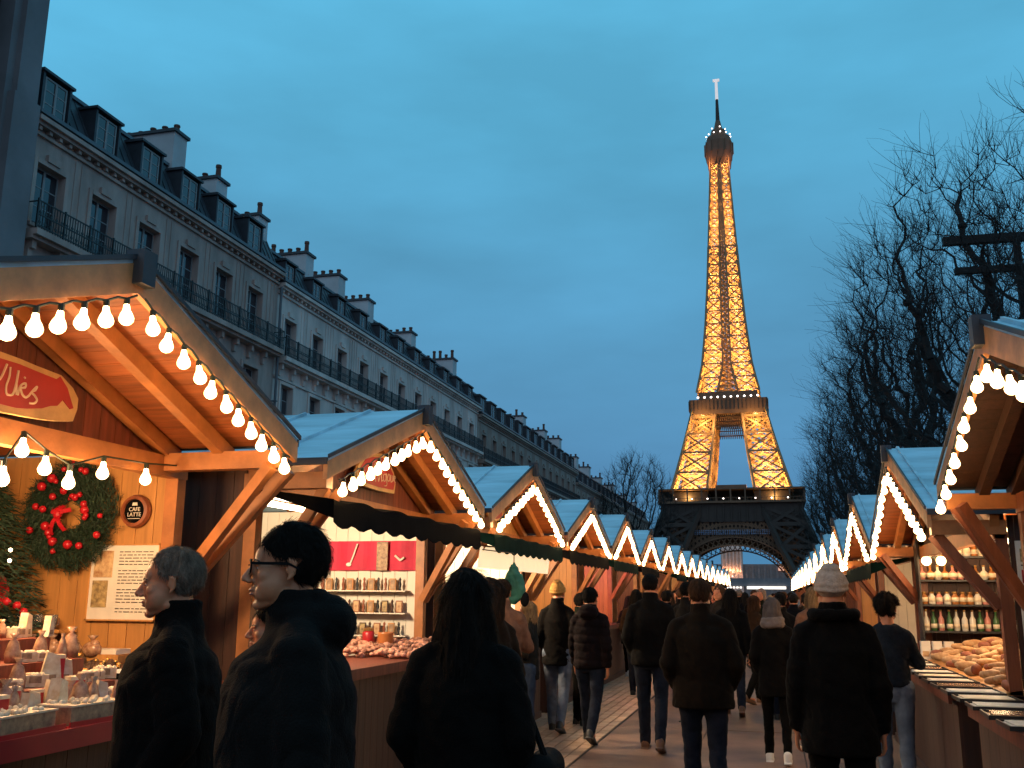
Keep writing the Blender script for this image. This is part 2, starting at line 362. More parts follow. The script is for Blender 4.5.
B = apartment('apartment_building', 'pale plaster apartment block with a long black balcony, beyond the sandstone block', 42.93, 78.2, 17.2,
    [44.4+3.2*k for k in range(11)], 1.3, [(13.6, 15.6), (9.9, 12.1), (6.4, 8.6)], 'stone_b', [(43.1, 78.1, 13.4)], [44.2+3.2*k for k in range(11)], 19.2, 1.05, 1.2, x=XF-.02, bz=13.4)
for i, (y, z) in enumerate(((47.6, 20.4), (51.9, 20.5), (56.4, 20.3), (64.3, 20.2), (73.9, 20.5))): chimney(B, y, z, 18.2, -3.3, -.7, seed=i+12, n=5)
C = apartment('apartment_building', 'dim apartment block with crowded zinc dormers, third block along the left side', 78.23, 121.0, 16.7,
    [80+3.3*k for k in range(13)], 1.3, [(13.2, 15.2), (9.7, 11.8)], 'stone_c', [(78.4, 121, 12.9)], [79.8+3.3*k for k in range(13)], 18.9, 1.5, 1.5, x=XF+.02, bz=12.9)
for i, (y, z) in enumerate(((98, 20.0), (108, 20.1), (116, 20.4))): chimney(C, y, z, 18.0, -4, -.9, seed=i+22, n=5, th=1.3)
D_ = apartment('apartment_building', 'farthest apartment block on the left, its dark roofline ending at the bare tree', 121.03, 196.0, 15.6,
    [122.8+3.6*k for k in range(20)], 1.3, [(12.3, 14.2), (9.0, 11.0)], 'stone_c', [(121.2, 196, 12.1)], [122.6+3.6*k for k in range(20)], 18.0, 1.5, 1.4, x=XF, bz=12.1)
for i, (y, z) in enumerate(((127, 19.6), (136, 19.4), (146, 19.0), (158, 19.2), (172, 18.9), (185, 18.8))): chimney(D_, y, z, 16.8, -4, -.9, seed=i+32, n=5, th=1.4)
# grey tall building at the very left: stone pier with cornice and an arched bay
P = thing('corner_building', 'tall grey stone building rising out of frame at far left edge', 'building', (XF, 12.7, 0))
w = MB(); w.b2((-9, 0, 0), (.12, 9.4, 23.0)); w.b2((-9, 11.2, 0), (.12, 12.55, 23.0)); w.b2((-9, 9.4, 0), (-.55, 11.2, 23.0)); w.b2((-.55, 9.4, 22.6), (.12, 11.2, 23.0)); w.build('wall', 'stone_grey', P)
w = MB(); w.b2((-.2, 0, 23.0), (.5, 12.7, 23.25)); w.b2((-.3, 0, 23.25), (.85, 12.75, 23.55)); w.b2((-.2, 0, 23.55), (.6, 12.7, 23.8)); w.build('cornice', 'stone_grey', P)
w = MB(); w.b2((.12, 11.5, 0), (.34, 12.45, 23.0)); w.b2((.12, 11.35, 0), (.42, 12.53, 17.9)); w.build('pilaster', 'stone_grey', P)
w = MB(); w.prism([(0, 23.8), (-2.0, 26.5), (-9, 27), (-9, 23.8)], 'y', 0, 12.5); w.build('mansard_roof', 'slate', P)
w = MB(); w.b2((-.5, 9.5, 0.5), (-.42, 11.1, 22.5)); w.build('window', 'glass', P)
dp = MB(); dp.tube((XF+.2, 42.9, 0), (XF+.2, 42.9, 17.0), .07, n=8)
for z in range(2, 17, 3): dp.b2((XF+.05, 42.8, z), (XF+.3, 43.0, z+.06))
tag(dp.build('downpipe', 'zinc'), 'vertical zinc downpipe at the joint between the two nearest apartment blocks', 'pipe')
# ------------------------------------------------------------------ tower
TX, TY = -21.5, 581.0
T = thing('lattice_tower', 'tall iron lattice tower lit gold from inside, with two platforms and a pointed top', 'tower', (TX, TY, 0)); T.scale = (1.05, 1.05, .99)
PRO = [(0, 58), (27, 42), (57.6, 31.5), (85, 24.5), (115.7, 17.6), (135, 13.7), (160, 11.2), (190, 9.1), (220, 7.6), (250, 6.1), (276, 4.9)]
INN = [(0, 36), (27, 24), (57.6, 12.5), (85, 9), (115.7, 6.2), (135, 2.2), (190, 2.0), (230, 1.2), (276, .8)]
def ip(t, z):
    for (a, p), (b, q) in zip(t, t[1:]):
        if z <= b: return p+(q-p)*(z-a)/(b-a)
    return t[-1][1]
def lattice(mb, z0, z1, n, th, fine=0):
    """four box-lattice legs between heights, splayed to the profile"""
    for k in range(n):
        # panels get shorter upward
        a = z0+(z1-z0)*(1-(1-k/n)**1.15); b = z0+(z1-z0)*(1-(1-(k+1)/n)**1.15)
        for sx in (-1, 1):
            for sy in (-1, 1):
                def P(u, v, z):
                    o, i = ip(PRO, z), ip(INN, z); return Vector((sx*(i+(o-i)*u), sy*(i+(o-i)*v), z))
                cs = [(0, 0), (1, 0), (1, 1), (0, 1)]
                for u, v in cs: mb.beam(P(u, v, a), P(u, v, b), th*1.5, th*1.5)
                for (u0, v0), (u1, v1) in zip(cs, cs[1:]+cs[:1]):
                    mb.beam(P(u0, v0, b), P(u1, v1, b), th*1.2, th*1.4); mb.beam(P(u0, v0, a), P(u1, v1, b), th*1.05, th*1.05); mb.beam(P(u1, v1, a), P(u0, v0, b), th*1.05, th*1.05)
                    if fine:
                        N_ = fine
                        q = lambda s_, t_: P(u0+(u1-u0)*s_, v0+(v1-v0)*s_, a+(b-a)*t_)
                        for i in range(N_):
                            for j in range(N_):
                                mb.beam(q(i/N_, j/N_), q((i+1)/N_, (j+1)/N_), th*.25, th*.25); mb.beam(q((i+1)/N_, j/N_), q(i/N_, (j+1)/N_), th*.25, th*.25)
def panels(mb, z0, z1, n, s, h=1.6):
    """riveted plate girders round each bay, solid bands that catch the light"""
    pass
l1 = MB(); lattice(l1, 58, 112, 5, .8, 4); l1.build('lower_legs', 'tower_iron', T, fix=False)
l2 = MB(); lattice(l2, 119, 212, 12, .62, 3); l2.build('middle_shaft', 'tower_iron', T, fix=False)
l3 = MB(); lattice(l3, 212, 273, 11, .48, 2); l3.build('upper_shaft', 'tower_iron', T, fix=False)
# inner lift core: latticed panels filling the gap between the paired legs
c = MB()
for z in np.arange(119, 270, 3.4):
    a, b = max(1.2, ip(INN, z))*1.0, max(1.2, ip(INN, z+3.4))
    for s in (-1, 1):
        for k in (-1, 1):
            c.beam((s*a, k*a, z), (s*b, k*b, z+3.4), .45, .45)
        w0, w1 = ip(PRO, z)*.93, ip(PRO, z+3.4)*.93
        for (p, q) in (((-a, s*w0, z), (b, s*w1, z+3.4)), ((a, s*w0, z), (-b, s*w1, z+3.4)), ((-a, s*w0, z), (a, s*w0, z)), ((0, s*w0, z), (0, s*w1, z+3.4))): c.beam(p, q, .5, .5)
        for (p, q) in (((s*a, -a, z), (s*b, b, z+3.4)), ((s*a, a, z), (s*b, -b, z+3.4)), ((-a, s*a, z), (b, s*b, z+3.4))): c.beam(p, q, .4, .4)
    c.b2((-a*.7, -a*.7, z), (a*.7, a*.7, z+.3))
c.build('lift_core', 'tower_iron', T, fix=False)
# base: four splayed masonry-like lattice legs, arch and deep first-floor girder (dark against the sky)
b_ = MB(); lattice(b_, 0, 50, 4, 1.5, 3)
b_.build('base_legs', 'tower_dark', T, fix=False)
def arch_face(mb, axis, s):
    def Q(u, w, z): return (u, s*w, z) if axis == 'x' else (s*w, u, z)
    NA = 36; Ri = 31.0; zc = -2.0
    pts_i = [(-Ri*math.cos(PI*i/NA), zc+Ri*math.sin(PI*i/NA)) for i in range(NA+1)]
    pts_o = [(-(Ri+4.2)*math.cos(PI*i/NA), zc+(Ri+4.2)*math.sin(PI*i/NA)) for i in range(NA+1)]
    w = lambda z: ip(PRO, max(0, z))*.0+34.2
    for a, b in zip(pts_i, pts_i[1:]): mb.beam(Q(a[0], w(a[1]), a[1]), Q(b[0], w(b[1]), b[1]), 3.2, .7)
    for a, b in zip(pts_o, pts_o[1:]): mb.beam(Q(a[0], w(a[1]), a[1]), Q(b[0], w(b[1]), b[1]), 2.2, .6)
    for i in range(NA):
        a, b = pts_i[i], pts_o[i+1]; c2, d = pts_i[i+1], pts_o[i]
        mb.beam(Q(a[0], w(a[1]), a[1]), Q(b[0], w(b[1]), b[1]), .5, .5); mb.beam(Q(c2[0], w(c2[1]), c2[1]), Q(d[0], w(d[1]), d[1]), .5, .5)
    # spandrel lattice between the arch and the girder
    for i in range(-34, 35, 2):
        zz = zc+math.sqrt(max(0, (Ri+4.2)**2-i*i)) if abs(i) < Ri+4.2 else zc
        zz = max(zz, 1)
        mb.beam(Q(i, 34.0, zz), Q(i, 34.0, 42), .75, .6)
        k = zz
        while k < 40:
            mb.beam(Q(i, 34.2, k), Q(i+2, 34.2, k+3), .5, .5); mb.beam(Q(i+2, 34.3, k), Q(i, 34.3, k+3), .5, .5); k += 3
def face_plate(mb, axis, s):  # spandrel plating behind the lattice, follows the arch curve
    Ri = 34.2; zc = -2.0; N_ = 40
    for i in range(N_):
        u0 = -36+72*i/N_; u1 = -36+72*(i+1)/N_
        za = zc+math.sqrt(max(0, Ri*Ri-u0*u0)); zb = zc+math.sqrt(max(0, Ri*Ri-u1*u1)); za = max(0, za) if abs(u0) < Ri else 0; zb = max(0, zb) if abs(u1) < Ri else 0
        poly = [(u0, za), (u1, zb), (u1, 42), (u0, 42)]
        mb.prism(poly, 'y' if axis == 'x' else 'x', s*32.6, s*32.9) if axis == 'y' else mb.prism(poly, 'y', s*32.6, s*32.9)
ar = MB()
for ax in 'xy':
    for s in (-1, 1): arch_face(ar, ax, s)
ar.build('arch', 'tower_deck_iron', T, fix=False)
pl = MB()
for s in (-1, 1): face_plate(pl, 'x', s); face_plate(pl, 'y', s)
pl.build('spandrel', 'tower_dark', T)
gd = MB()
for s in (-1, 1):
    gd.b2((-36, s*35.2, 41.5), (36, s*34.2, 52)); gd.b2((s*35.2, -34.2, 41.5), (s*34.2, 34.2, 52))
for i in range(-36, 37, 4):
    for s in (-1, 1): gd.b2((i-.3, s*35.2, 42), (i+.3, s*35.9, 51.6)); gd.b2((s*35.2, i-.3, 42), (s*35.9, i+.3, 51.6))
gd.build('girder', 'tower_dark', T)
fr = MB()  # frieze of raised name panels
rg = random.Random(3)
for i in range(-17, 18):
    u = i*1.1
    for k in range(3):
        fr.b2((u-.4, -36.1, 34.6+k*.95), (u-.4+rg.uniform(.3, .8), -35.6, 35.2+k*.95))
mat('frieze_grey', (.16, .22, .34), .6, var=.3)
fr.build('frieze', 'frieze_grey', T)
dk = MB(); dk.b2((-37.5, -37.5, 51.8), (37.5, 37.5, 52.9)); dk.b2((-37.2, -37.2, 59.3), (37.2, 37.2, 60.0)); dk.b2((-8, -30, 60), (8, -20, 62.5))
for s in (-1, 1):
    for i in range(11):
        u = -37+7.4*i; dk.b2((u-.35, s*37.4, 52.8), (u+.35, s*36.6, 59.5)); dk.b2((s*37.4, u-.35, 52.8), (s*36.6, u+.35, 59.5))
    for i in range(40):
        u = -37+74*i/39; dk.b2((u-.08, s*37.3, 52.8), (u+.08, s*37.15, 54.5)); dk.b2((s*37.3, u-.08, 52.8), (s*37.15, u+.08, 54.5))
dk.b2((-37.4, -37.5, 54.5), (37.4, -37.2, 54.75))
dk.build('first_platform', 'tower_deck_iron', T)
pv = MB(); pv.b2((-30, -33, 52.9), (-12, 20, 58.5)); pv.b2((12, -33, 52.9), (30, 20, 58.5)); pv.build('pavilion', 'tower_dark', T)
d2 = MB(); d2.prism([(-18.2, 105), (-20.8, 112), (-20.8, 113.2), (20.8, 113.2), (20.8, 112), (18.2, 105)], 'y', -20.8, 20.8); d2.b2((-16, -16, 113.2), (16, 16, 119)); d2.b2((-21, -21, 113.2), (21, 21, 113.6))
for i in range(-10, 11):
    for s in (-1, 1): d2.b2((i*2-.12, s*20.9, 107), (i*2+.12, s*21.4, 113)); d2.b2((s*20.9, i*2-.12, 107), (s*21.4, i*2+.12, 113))
d2.build('second_platform', 'tower_deck_iron', T)
d2 = MB()
for z in (98, 101, 104):
    for s in (-1, 1): d2.beam((-14, s*17, z), (14, s*17, z), .6, .6); d2.beam((s*17, -14, z), (s*17, 14, z), .6, .6)
for i in range(-12, 12):
    for s in (-1, 1): d2.beam((i*1.1, s*17, 96), (i*1.1+1.1, s*17, 106), .3, .3); d2.beam((i*1.1+1.1, s*17, 96), (i*1.1, s*17, 106), .3, .3)
d2.build('cross_girder', 'tower_dark', T)
t3 = MB(); t3.loft([(0, 0, 268, 6.0, 6.0), (0, 0, 272, 7.6, 7.6), (0, 0, 277, 8.2, 8.2), (0, 0, 284, 8.2, 8.2), (0, 0, 284.5, 7.4, 7.4), (0, 0, 288, 7.0, 7.0), (0, 0, 288.5, 5.0, 5.0), (0, 0, 293, 4.2, 4.2), (0, 0, 294, 2.6, 2.6), (0, 0, 300, 1.4, 1.4)], 12)
for i in range(12):
    a = i*PI/6; t3.beam((8.4*math.cos(a), 8.4*math.sin(a), 276), (8.4*math.cos(a), 8.4*math.sin(a), 284), .5, .5); t3.beam((6.2*math.cos(a), 6.2*math.sin(a), 266), (8.3*math.cos(a+.5), 8.3*math.sin(a+.5), 277), .5, .5)
t3.build('top_cabin', 'tower_deck_iron', T)
t4 = MB(); t4.tube((0, 0, 299), (0, 0, 315), 1.3, .8, 8); t4.build('mast', 'tower_dark', T)
t4 = MB(); t4.tube((0, 0, 315), (0, 0, 329), .95, .8, 8); t4.b2((-2, -.6, 328), (2, .6, 329.4)); t4.build('antenna', 'mast_glow', T)
q = MB()
for i in range(12): a = i*PI/6+.2; q.ball((7.2*math.cos(a), 7.2*math.sin(a), 289), .42, 6, 4)
for i in range(5): a = i*1.25; q.ball((4.2*math.cos(a), 4.2*math.sin(a), 294), .4, 6, 4)
q.build('beacon', 'beacon', T)
q = MB()
for i in range(10): q.ball((-16+i*3.55, -21.2, 114.8), .58, 6, 4)
q.build('deck_lamp', 'beacon', T); q = MB()
for i in range(8): q.ball((-28+i*8.1, -37.0, 54.2), .42, 6, 4)
q.build('gallery_lamp', 'beacon', T)
GOLD = (1, .57, .17)
for z in (64, 76, 90, 103):
    for sx in (-1, 1):
        for sy in (-1, 1):
            o, i = ip(PRO, z), ip(INN, z); c = (o+i)/2
            lamp('projector', (sx*c, sy*c, z), {64: 46000, 76: 26000, 90: 13000, 103: 5000}[z], GOLD, T, .5)
for z in range(122, 272, 9):
    o, i = ip(PRO, z), ip(INN, z); c = (o+i)/2*.95
    for sx, sy in ((-1, -1), (1, -1), (1, 1), (-1, 1)): lamp('projector', (sx*c, sy*c, z), 7000*((o-i)/9)**1.6+1300, GOLD, T, .3)
for x_ in (-22, 22): lamp('projector', (x_, -35, 55), 5000, GOLD, T, .4)
for x_ in (-13, 13): lamp('projector', (x_, -26, 100), 9000, GOLD, T, .4)
for a in range(4): lamp('projector', (11*math.cos(a*PI/2+.8), 11*math.sin(a*PI/2+.8), 268), 2600, (1, .45, .18), T, .3)
lamp('arch_projector', (24, -39, 8), 6000, GOLD, T, .4); lamp('arch_projector', (4, -30, 14), 4000, GOLD, T, .4)
# palace seen through the arch, terrace lights and the lit canopy
H = thing('palace', 'distant domed palace with floodlit columns seen through the tower arch', 'building', (-37, 900, 0)); H.scale = (1.05, 1.05, 1.05)
w = MB(); w.b2((-9, 0, 0), (9, 14, 42)); w.loft([(0, 7, 42, 8.5, 7), (0, 7, 44.5, 8.0, 6.6), (0, 7, 46.5, 5.5, 5), (0, 7, 47.5, 2, 2)], 16); w.build('wall', 'stone_b', H)
w = MB(); [w.tube((-7.6+i*3.04, -1.4, 22), (-7.6+i*3.04, -1.4, 39), .8, .7, 8) for i in range(6)]; w.b2((-9, -2.3, 39), (9, 0, 41)); w.build('column', 'stone_b', H)
for i in range(5): lamp('floodlight', (-6.1+i*3.04, -3.2, 22.5), 900, (1, .45, .2), H, .3)
w = MB(); w.b2((-70, 2, 0), (-9.1, 16, 28)); w.b2((9.1, 2, 0), (80, 16, 28)); [w.b2((x_-1, .8, 0), (x_+1, 1.9, 27)) for x_ in list(range(-68, -10, 5))+list(range(12, 80, 5))]; w.build('wing', 'stone_grey', H)
w = MB(); [w.ball((rng.uniform(-10, 4), -30, 6+rng.uniform(0, 15)), .35, 6, 4) for _ in range(18)]; w.build('terrace_lamp', 'beacon', H)
w = MB(); w.b2((38, -.6, 22.5), (45, .5, 26)); w.build('lit_window', mat('lit_window', (1, .6, .4), .5, emit=(1, .45, .3), estr=.7), H)
BR = thing('footbridge', 'low dark bridge with a long bright lit strip, behind the far crowd', 'bridge', (0, 230, 0))
w = MB(); w.b2((-30, 0, 3.8), (30, 6, 5.6)); [w.b2((x_-.5, 1, 0), (x_+.5, 5, 3.8)) for x_ in range(-28, 30, 8)]; [w.b2((x_-.05, -.1, 5.6), (x_+.05, 0, 6.7)) for x_ in range(-30, 31)]; w.b2((-30, -.1, 6.7), (30, 0, 6.8)); w.build('deck', 'stone_grey', BR)
w = MB(); w.b2((-6.3, -.35, 3.2), (2.2, -.02, 3.75)); w.b2((-12.2, -.3, 3.3), (-11.4, -.05, 3.7)); [w.b2((-10.9+i*.75, -.3, 3.35), (-10.45+i*.75, -.05, 3.7)) for i in range(5)]; w.build('strip_light', mat('strip_light', (1, 1, 1), .5, emit=(1, .9, .75), estr=2.2), BR)
# ------------------------------------------------------------------ bare trees
def tree_mesh(seed, env=(9.6, 4.4, 6.4), r0=.34, trunk=4., N=900, D=.34, kill=.62, lift=.10, jit=.35, shoots=(3, 1.0), knuckle=.10, fill=.35, tw=1.):
    """crooked limbs grown towards points scattered through a rounded crown, then fine upward shoots"""
    rg = np.random.default_rng(seed); cz, rx, rz = env
    P = []
    while len(P) < N:
        v = rg.normal(size=3); v /= np.linalg.norm(v); q = v*(fill+(1-fill)*rg.random()**.5)*(1+.16*noise.noise(Vector(v*2.2+seed)))
        p = np.array([q[0]*rx, q[1]*rx, cz+q[2]*rz])
        if p[2] > trunk*.75: P.append(p)
    P = np.array(P); nodes = [np.array([0, 0, 0.])]; par = [-1]
    k = int(trunk/D); lean = rg.normal(size=2)*.02
    for i in range(k): nodes.append(nodes[-1]+np.array([lean[0]+rg.normal()*.02, lean[1]+rg.normal()*.02, D])); par.append(len(nodes)-2)
    A = np.array(nodes); near = np.full(N, 0); dist = np.full(N, 1e9)
    def upd(lo):
        B = np.array(nodes[lo:]); d = np.linalg.norm(P[:, None]-B[None], axis=2); m = d.argmin(1); v = d[np.arange(N), m]; c = v < dist; dist[c] = v[c]; near[c] = m[c]+lo
    upd(max(0, k-4)); alive = dist > kill; kids_ = {}
    for it in range(160):
        idx = np.where(alive & (dist < (50 if it < 12 else 3.2)))[0]
        if len(idx) == 0: break
        lo = len(nodes); src = {}
        for a in idx: src.setdefault(int(near[a]), []).append(a)
        for n_, ats in src.items():
            if kids_.get(n_, 0) >= 3: continue
            v = np.zeros(3)
            for a in ats: w = P[a]-nodes[n_]; v += w/np.linalg.norm(w)
            v /= max(1e-6, np.linalg.norm(v)); v = v+rg.normal(size=3)*jit; v[2] += lift; v /= np.linalg.norm(v)
            nodes.append(nodes[n_]+v*D); par.append(n_); kids_[n_] = kids_.get(n_, 0)+1
        if len(nodes) == lo: break
        upd(lo); alive &= dist > kill
    n = len(nodes); rad = np.zeros(n); ch = [[] for _ in range(n)]
    for i in range(n-1, 0, -1): ch[par[i]].append(i)
    for i in range(n-1, -1, -1): rad[i] = .010*tw if not ch[i] else (sum(rad[c]**1.95 for c in ch[i]))**(1/1.95)+.0004
    rad *= 1; sc = r0/rad[k]; big = rad > .02; rad = np.where(big, .02+(rad-.02)*(r0-.02)/(rad[k]-.02), rad)
    tr = MB(); cr_ = MB(); py = random.Random(seed)
    for i in range(1, n):
        a, b = nodes[par[i]], nodes[i]; r1, r2 = rad[par[i]], rad[i]
        if i > k and par[i] <= k: r1 = min(r1, r2*1.5)
        mb = tr if i <= k else cr_; r1 = min(r1, r2*1.6)
        mb.tube(a, b, r1 if i > 1 else r1*1.3, r2, 10 if i <= k else (7 if r2 > .06 else 4 if r2 > .025 else 3), False)
        if i > k and .03 < r2 < .10 and py.random() < knuckle: cr_.ball(b, r2*1.8, 7, 5)
    for i in range(k+1, n):
        if rad[i] < .032*tw:
            base = nodes[i]; o = base-np.array([0, 0, cz-rz*.35]); o = o/max(.1, np.linalg.norm(o))
            for _ in range(py.choice((shoots[0]-1, shoots[0], shoots[0]+1))):
                d = o*.7+rg.normal(size=3)*.5; d[2] += .35; d /= np.linalg.norm(d); L = shoots[1]*py.uniform(.35, 1.1); p = base; r = .0075*tw
                for s_ in range(3):
                    q = p+d*L/3; cr_.tube(p, q, r, r*.72, 3, False)
                    if s_ and py.random() < .6: e = d+rg.normal(size=3)*.5; e /= np.linalg.norm(e); cr_.tube(q, q+e*L*.3, r*.6, .002*tw, 3, False)
                    p = q; r *= .72; d = d+rg.normal(size=3)*.13+np.array([0, 0, .12]); d /= np.linalg.norm(d)
    return tr.mesh('trunk'), cr_.mesh('crown')
def plant(ms, loc, rz, label, s=1., sz=None, group=None):
    t = thing('bare_tree', label, 'tree', loc, rz, group); t.scale = (s, s, sz or s)
    put('trunk', ms[0], 'bark', t); put('crown', ms[1], 'bark', t); return t
TA = tree_mesh(4, (9.0, 4.5, 6.2), .50, 4.4, N=1400, kill=.55, shoots=(4, 1.1)); TB = tree_mesh(11, (8.8, 4.2, 6.0), .46, 4.0, N=1400, kill=.55, shoots=(4, 1.1))
TC = tree_mesh(8, (13.2, 5.8, 8.6), .42, 6.0, N=1300, D=.45, kill=.8, lift=.16, jit=.2, shoots=(4, 1.5), knuckle=0, tw=2.4)
GT = 'bare pollarded trees behind the right row of stalls'
tl = ['nearest bare pollarded tree, its crown cut by the right edge of the photo', 'gnarled bare tree with thick knuckled limbs right above the second right stall']
pos = [(8.0, 19), (5.9, 25), (6.6, 33), (6.1, 42), (6.6, 52), (6.3, 63), (6.8, 75), (6.5, 88), (7.2, 103), (7.5, 120)]
for i, (a, b) in enumerate(pos):
    if i < 2: lb = tl[i]
    elif i < 10: lb = '%s bare pollarded tree back along the dark row behind the right stalls' % ORD[i]
    else: lb = ['second-line bare tree glimpsed behind the nearest pollarded ones at the right edge', 'second-line bare tree behind the middle of the right tree row', 'second-line bare tree behind the far part of the right tree row'][i-10]
    q_ = [.78, .88, .97][i] if i < 3 else 1.03
    plant((TA, TB)[i % 2], (a, b, 0), i*2.1+.5, lb, group=GT, s=.98+.04*((i*7) % 3), sz=q_)
plant(TC, (-18.9, 140, 0), 1.0, 'lone round-crowned bare tree between the left roofline and the tower', 1.0, 1.0)
plant(TB, (-12.5, 120, 0), 2.0, 'small bare tree close to the left side of the tower base', .62)
plant(TA, (-24.5, 205, 0), 4.0, 'small bare tree at the end of the far dark apartment roofs', .72)
# clipped horizontal timber frame held across the trees at the right
pg = thing('pergola', 'dark horizontal timber rails crossing the bare trees at the right edge', 'pergola', (5.4, 23.5, 0))
w = MB(); w.beam((-1.2, 0, 9.85), (8.5, .6, 9.9), .16, .2); w.beam((-1.0, 0, 9.1), (8.5, .6, 9.15), .14, .15); w.build('rail', 'bark', pg)
w = MB(); w.b2((.3, -.06, 0), (.44, .08, 9.8)); w.b2((3.6, .2, 0), (3.85, .5, 9.9)); w.build('post', 'bark', pg)
# ------------------------------------------------------------------ market stalls
def bulb_mesh(r, n=10, m=7):
    b = MB(); b.lathe((0, 0, 0), [(.012, .0), (r*.42, -.012), (r*.5, -.03), (r*.8, -.03-r*.5), (r, -.03-r*1.1), (r*.92, -.03-r*1.55), (r*.55, -.03-r*1.95), (.004, -.03-r*2.08)], n)
    return b.mesh('bulb', True, True)
BULB = bulb_mesh(.035); BULB.materials.append(M['bulb_lit'])
BULB_F = bulb_mesh(.040, 6); BULB_F.materials.append(M['bulb_far'])
def sign_strokes(mb, strokes, x, r, yc=0, sg=1):
    for s in strokes:
        pts = []
        n = len(s)
        if n > 2:
            for i in range(n-1):
                p0, p1, p2, p3 = s[max(0, i-1)], s[i], s[i+1], s[min(n-1, i+2)]
                for k in range(6):
                    t = k/6; q = []
                    for c in (0, 1): q.append(.5*((2*p1[c])+(-p0[c]+p2[c])*t+(2*p0[c]-5*p1[c]+4*p2[c]-p3[c])*t*t+(-p0[c]+3*p1[c]-3*p2[c]+p3[c])*t**3))
                    pts.append(q)
            pts.append(s[-1])
        else: pts = s
        mb.path([(x, sg*(a-yc), b) for a, b in pts], r, 5)
def stall(name_lbl, X, Y, side, hw, HA, HE, gap, o, idx):
    rz = 0 if side == 'L' else PI
    sg = 1 if side == 'L' else -1        # local y of the end away from the camera
    S = thing('market_stall', name_lbl, 'stall', (X, Y, 0), rz, 'wooden market stalls in the %s row' % ('left' if side == 'L' else 'right'))
    rec = o.get('rec', -.62); back = o.get('back', -3.3); sl = (HA-HE)/hw; hi = o.get('hi', hw-.1)
    wood = o.get('wood', 'wood_orange')
    ang = math.atan2(HA-HE, hw)
    # roof
    for s in (-1, 1):
        m = MB(); m.prism([(0, HA), (s*hw, HE), (s*hw, HE-.03), (0, HA-.03)], 'x', back, .03)
        k = back+.35
        while k < 0: m.beam((k, s*.02, HA+.004), (k, s*hw, HE+.006), .022, .028, (0, -s*.3, 1)); k += .62
        m.build('roof_panel', 'roof_metal', S)
        m = MB(); m.prism([(0, HA+.022), (s*(hw+.02), HE+.018), (s*(hw+.02), HE-.008), (0, HA-.004)], 'x', .036, .05)
        m.b2((back, s*hw, HE-.05), (.03, s*(hw+.03), HE-.004)); m.build('roof_trim', 'roof_trim', S)
        m = MB(); L = math.hypot(hw, HA-HE); u = .02
        while u < L-.06:
            v = min(u+.125, L-.02); c, d = math.cos(ang), math.sin(ang)
            a = (s*u*c, HA-.034-u*d); b = (s*(v-.004)*c, HA-.034-(v-.004)*d)
            m.prism([a, b, (b[0], b[1]-.018), (a[0], a[1]-.018)], 'x', (rec-.02) if idx > 3 else rec-1.6, -.002); u = v
        m.build('soffit', 'wood_plank_x' if wood == 'wood_orange' else wood, S)
        m = MB(); m.prism([(0, HA-.022), (s*(hw+.01), HE-.028), (s*(hw+.01), HE-.15), (0, HA-.175)], 'x', .002, .034); m.build('fascia', 'wood_fascia', S)
        m = MB()
        for xx in (rec*.5, rec+.045): m.beam((xx, s*.02, HA-.1), (xx, s*(hw-.03), HE-.1), .07, .09, (0, 0, 1))
        m.build('rafter', o.get('raf', 'wood_beam'), S)
        m = MB(); m.b2((rec-.04, s*(hw-.15), HE-.20), (.0, s*(hw-.05), HE-.09)); m.build('eave_beam', 'wood_beam', S)
        m = MB(); m.b2((rec-.05, s*(hi-.09), 0), (rec+.04, s*hi, HE-.2)); m.build('post', o.get('post', 'wood_beam'), S)
        for dy in (0, .24): m = MB(); m.beam((rec+.04, s*(hi-.045-dy*.3), 1.58), (-.05, s*(hi-.045-dy), HE-.19), .055, .07); m.build('brace', o.get('brace', 'wood_beam'), S)
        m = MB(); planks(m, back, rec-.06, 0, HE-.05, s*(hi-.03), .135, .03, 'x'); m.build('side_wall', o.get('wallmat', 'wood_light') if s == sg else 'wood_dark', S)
    m = MB(); m.b2((-.01, -.05, HA-.14), (.09, .05, HA+.03)); m.build('ridge_cap', 'roof_trim', S)
    m = MB(); zt = HE-.10; planks(m, -hi-.03, hi+.03, zt-.06, 9, rec-.02, .14, .02, 'y', clip=lambda u: HA-.06-sl*abs(u)); m.build('gable_board', o.get('gable', 'wood_red'), S)
    m = MB(); m.b2((rec-.03, -hi, zt-.13), (rec+.05, hi, zt)); m.build('tie_beam', o.get('tie', 'wood_beam'), S)
    m = MB(); planks(m, -hi, hi, 0, 9, back+.05, .16, .03, 'y', clip=lambda u: HA-.06-sl*abs(u)); m.build('back_wall', o.get('wallmat', 'wood_light'), S)
    # counter
    cx = o.get('cx', -.1); ch = o.get('ch', .92)
    m = MB(); planks(m, -hi, hi, 0, ch-.05, cx-.05, .3 if side == 'R' else .13, .025, 'y')
    for s in (-1, 1): m.b2((rec, s*(hi-.02), 0), (cx-.06, s*hi, ch-.05))
    m.b2((cx-.07, -hi, .02), (cx-.02, hi, .1)); c = m.build('counter', o.get('cmat', 'wood_dark'), S)
    m = MB(); m.b2((rec-.45, -hi, ch-.045), (cx, hi, ch)); m.b2((cx, -hi, ch-.07), (cx+.025, hi, ch+.012)); m.build('countertop', o.get('top', 'wood_red'), c)
    # awning
    aw = o.get('awn')
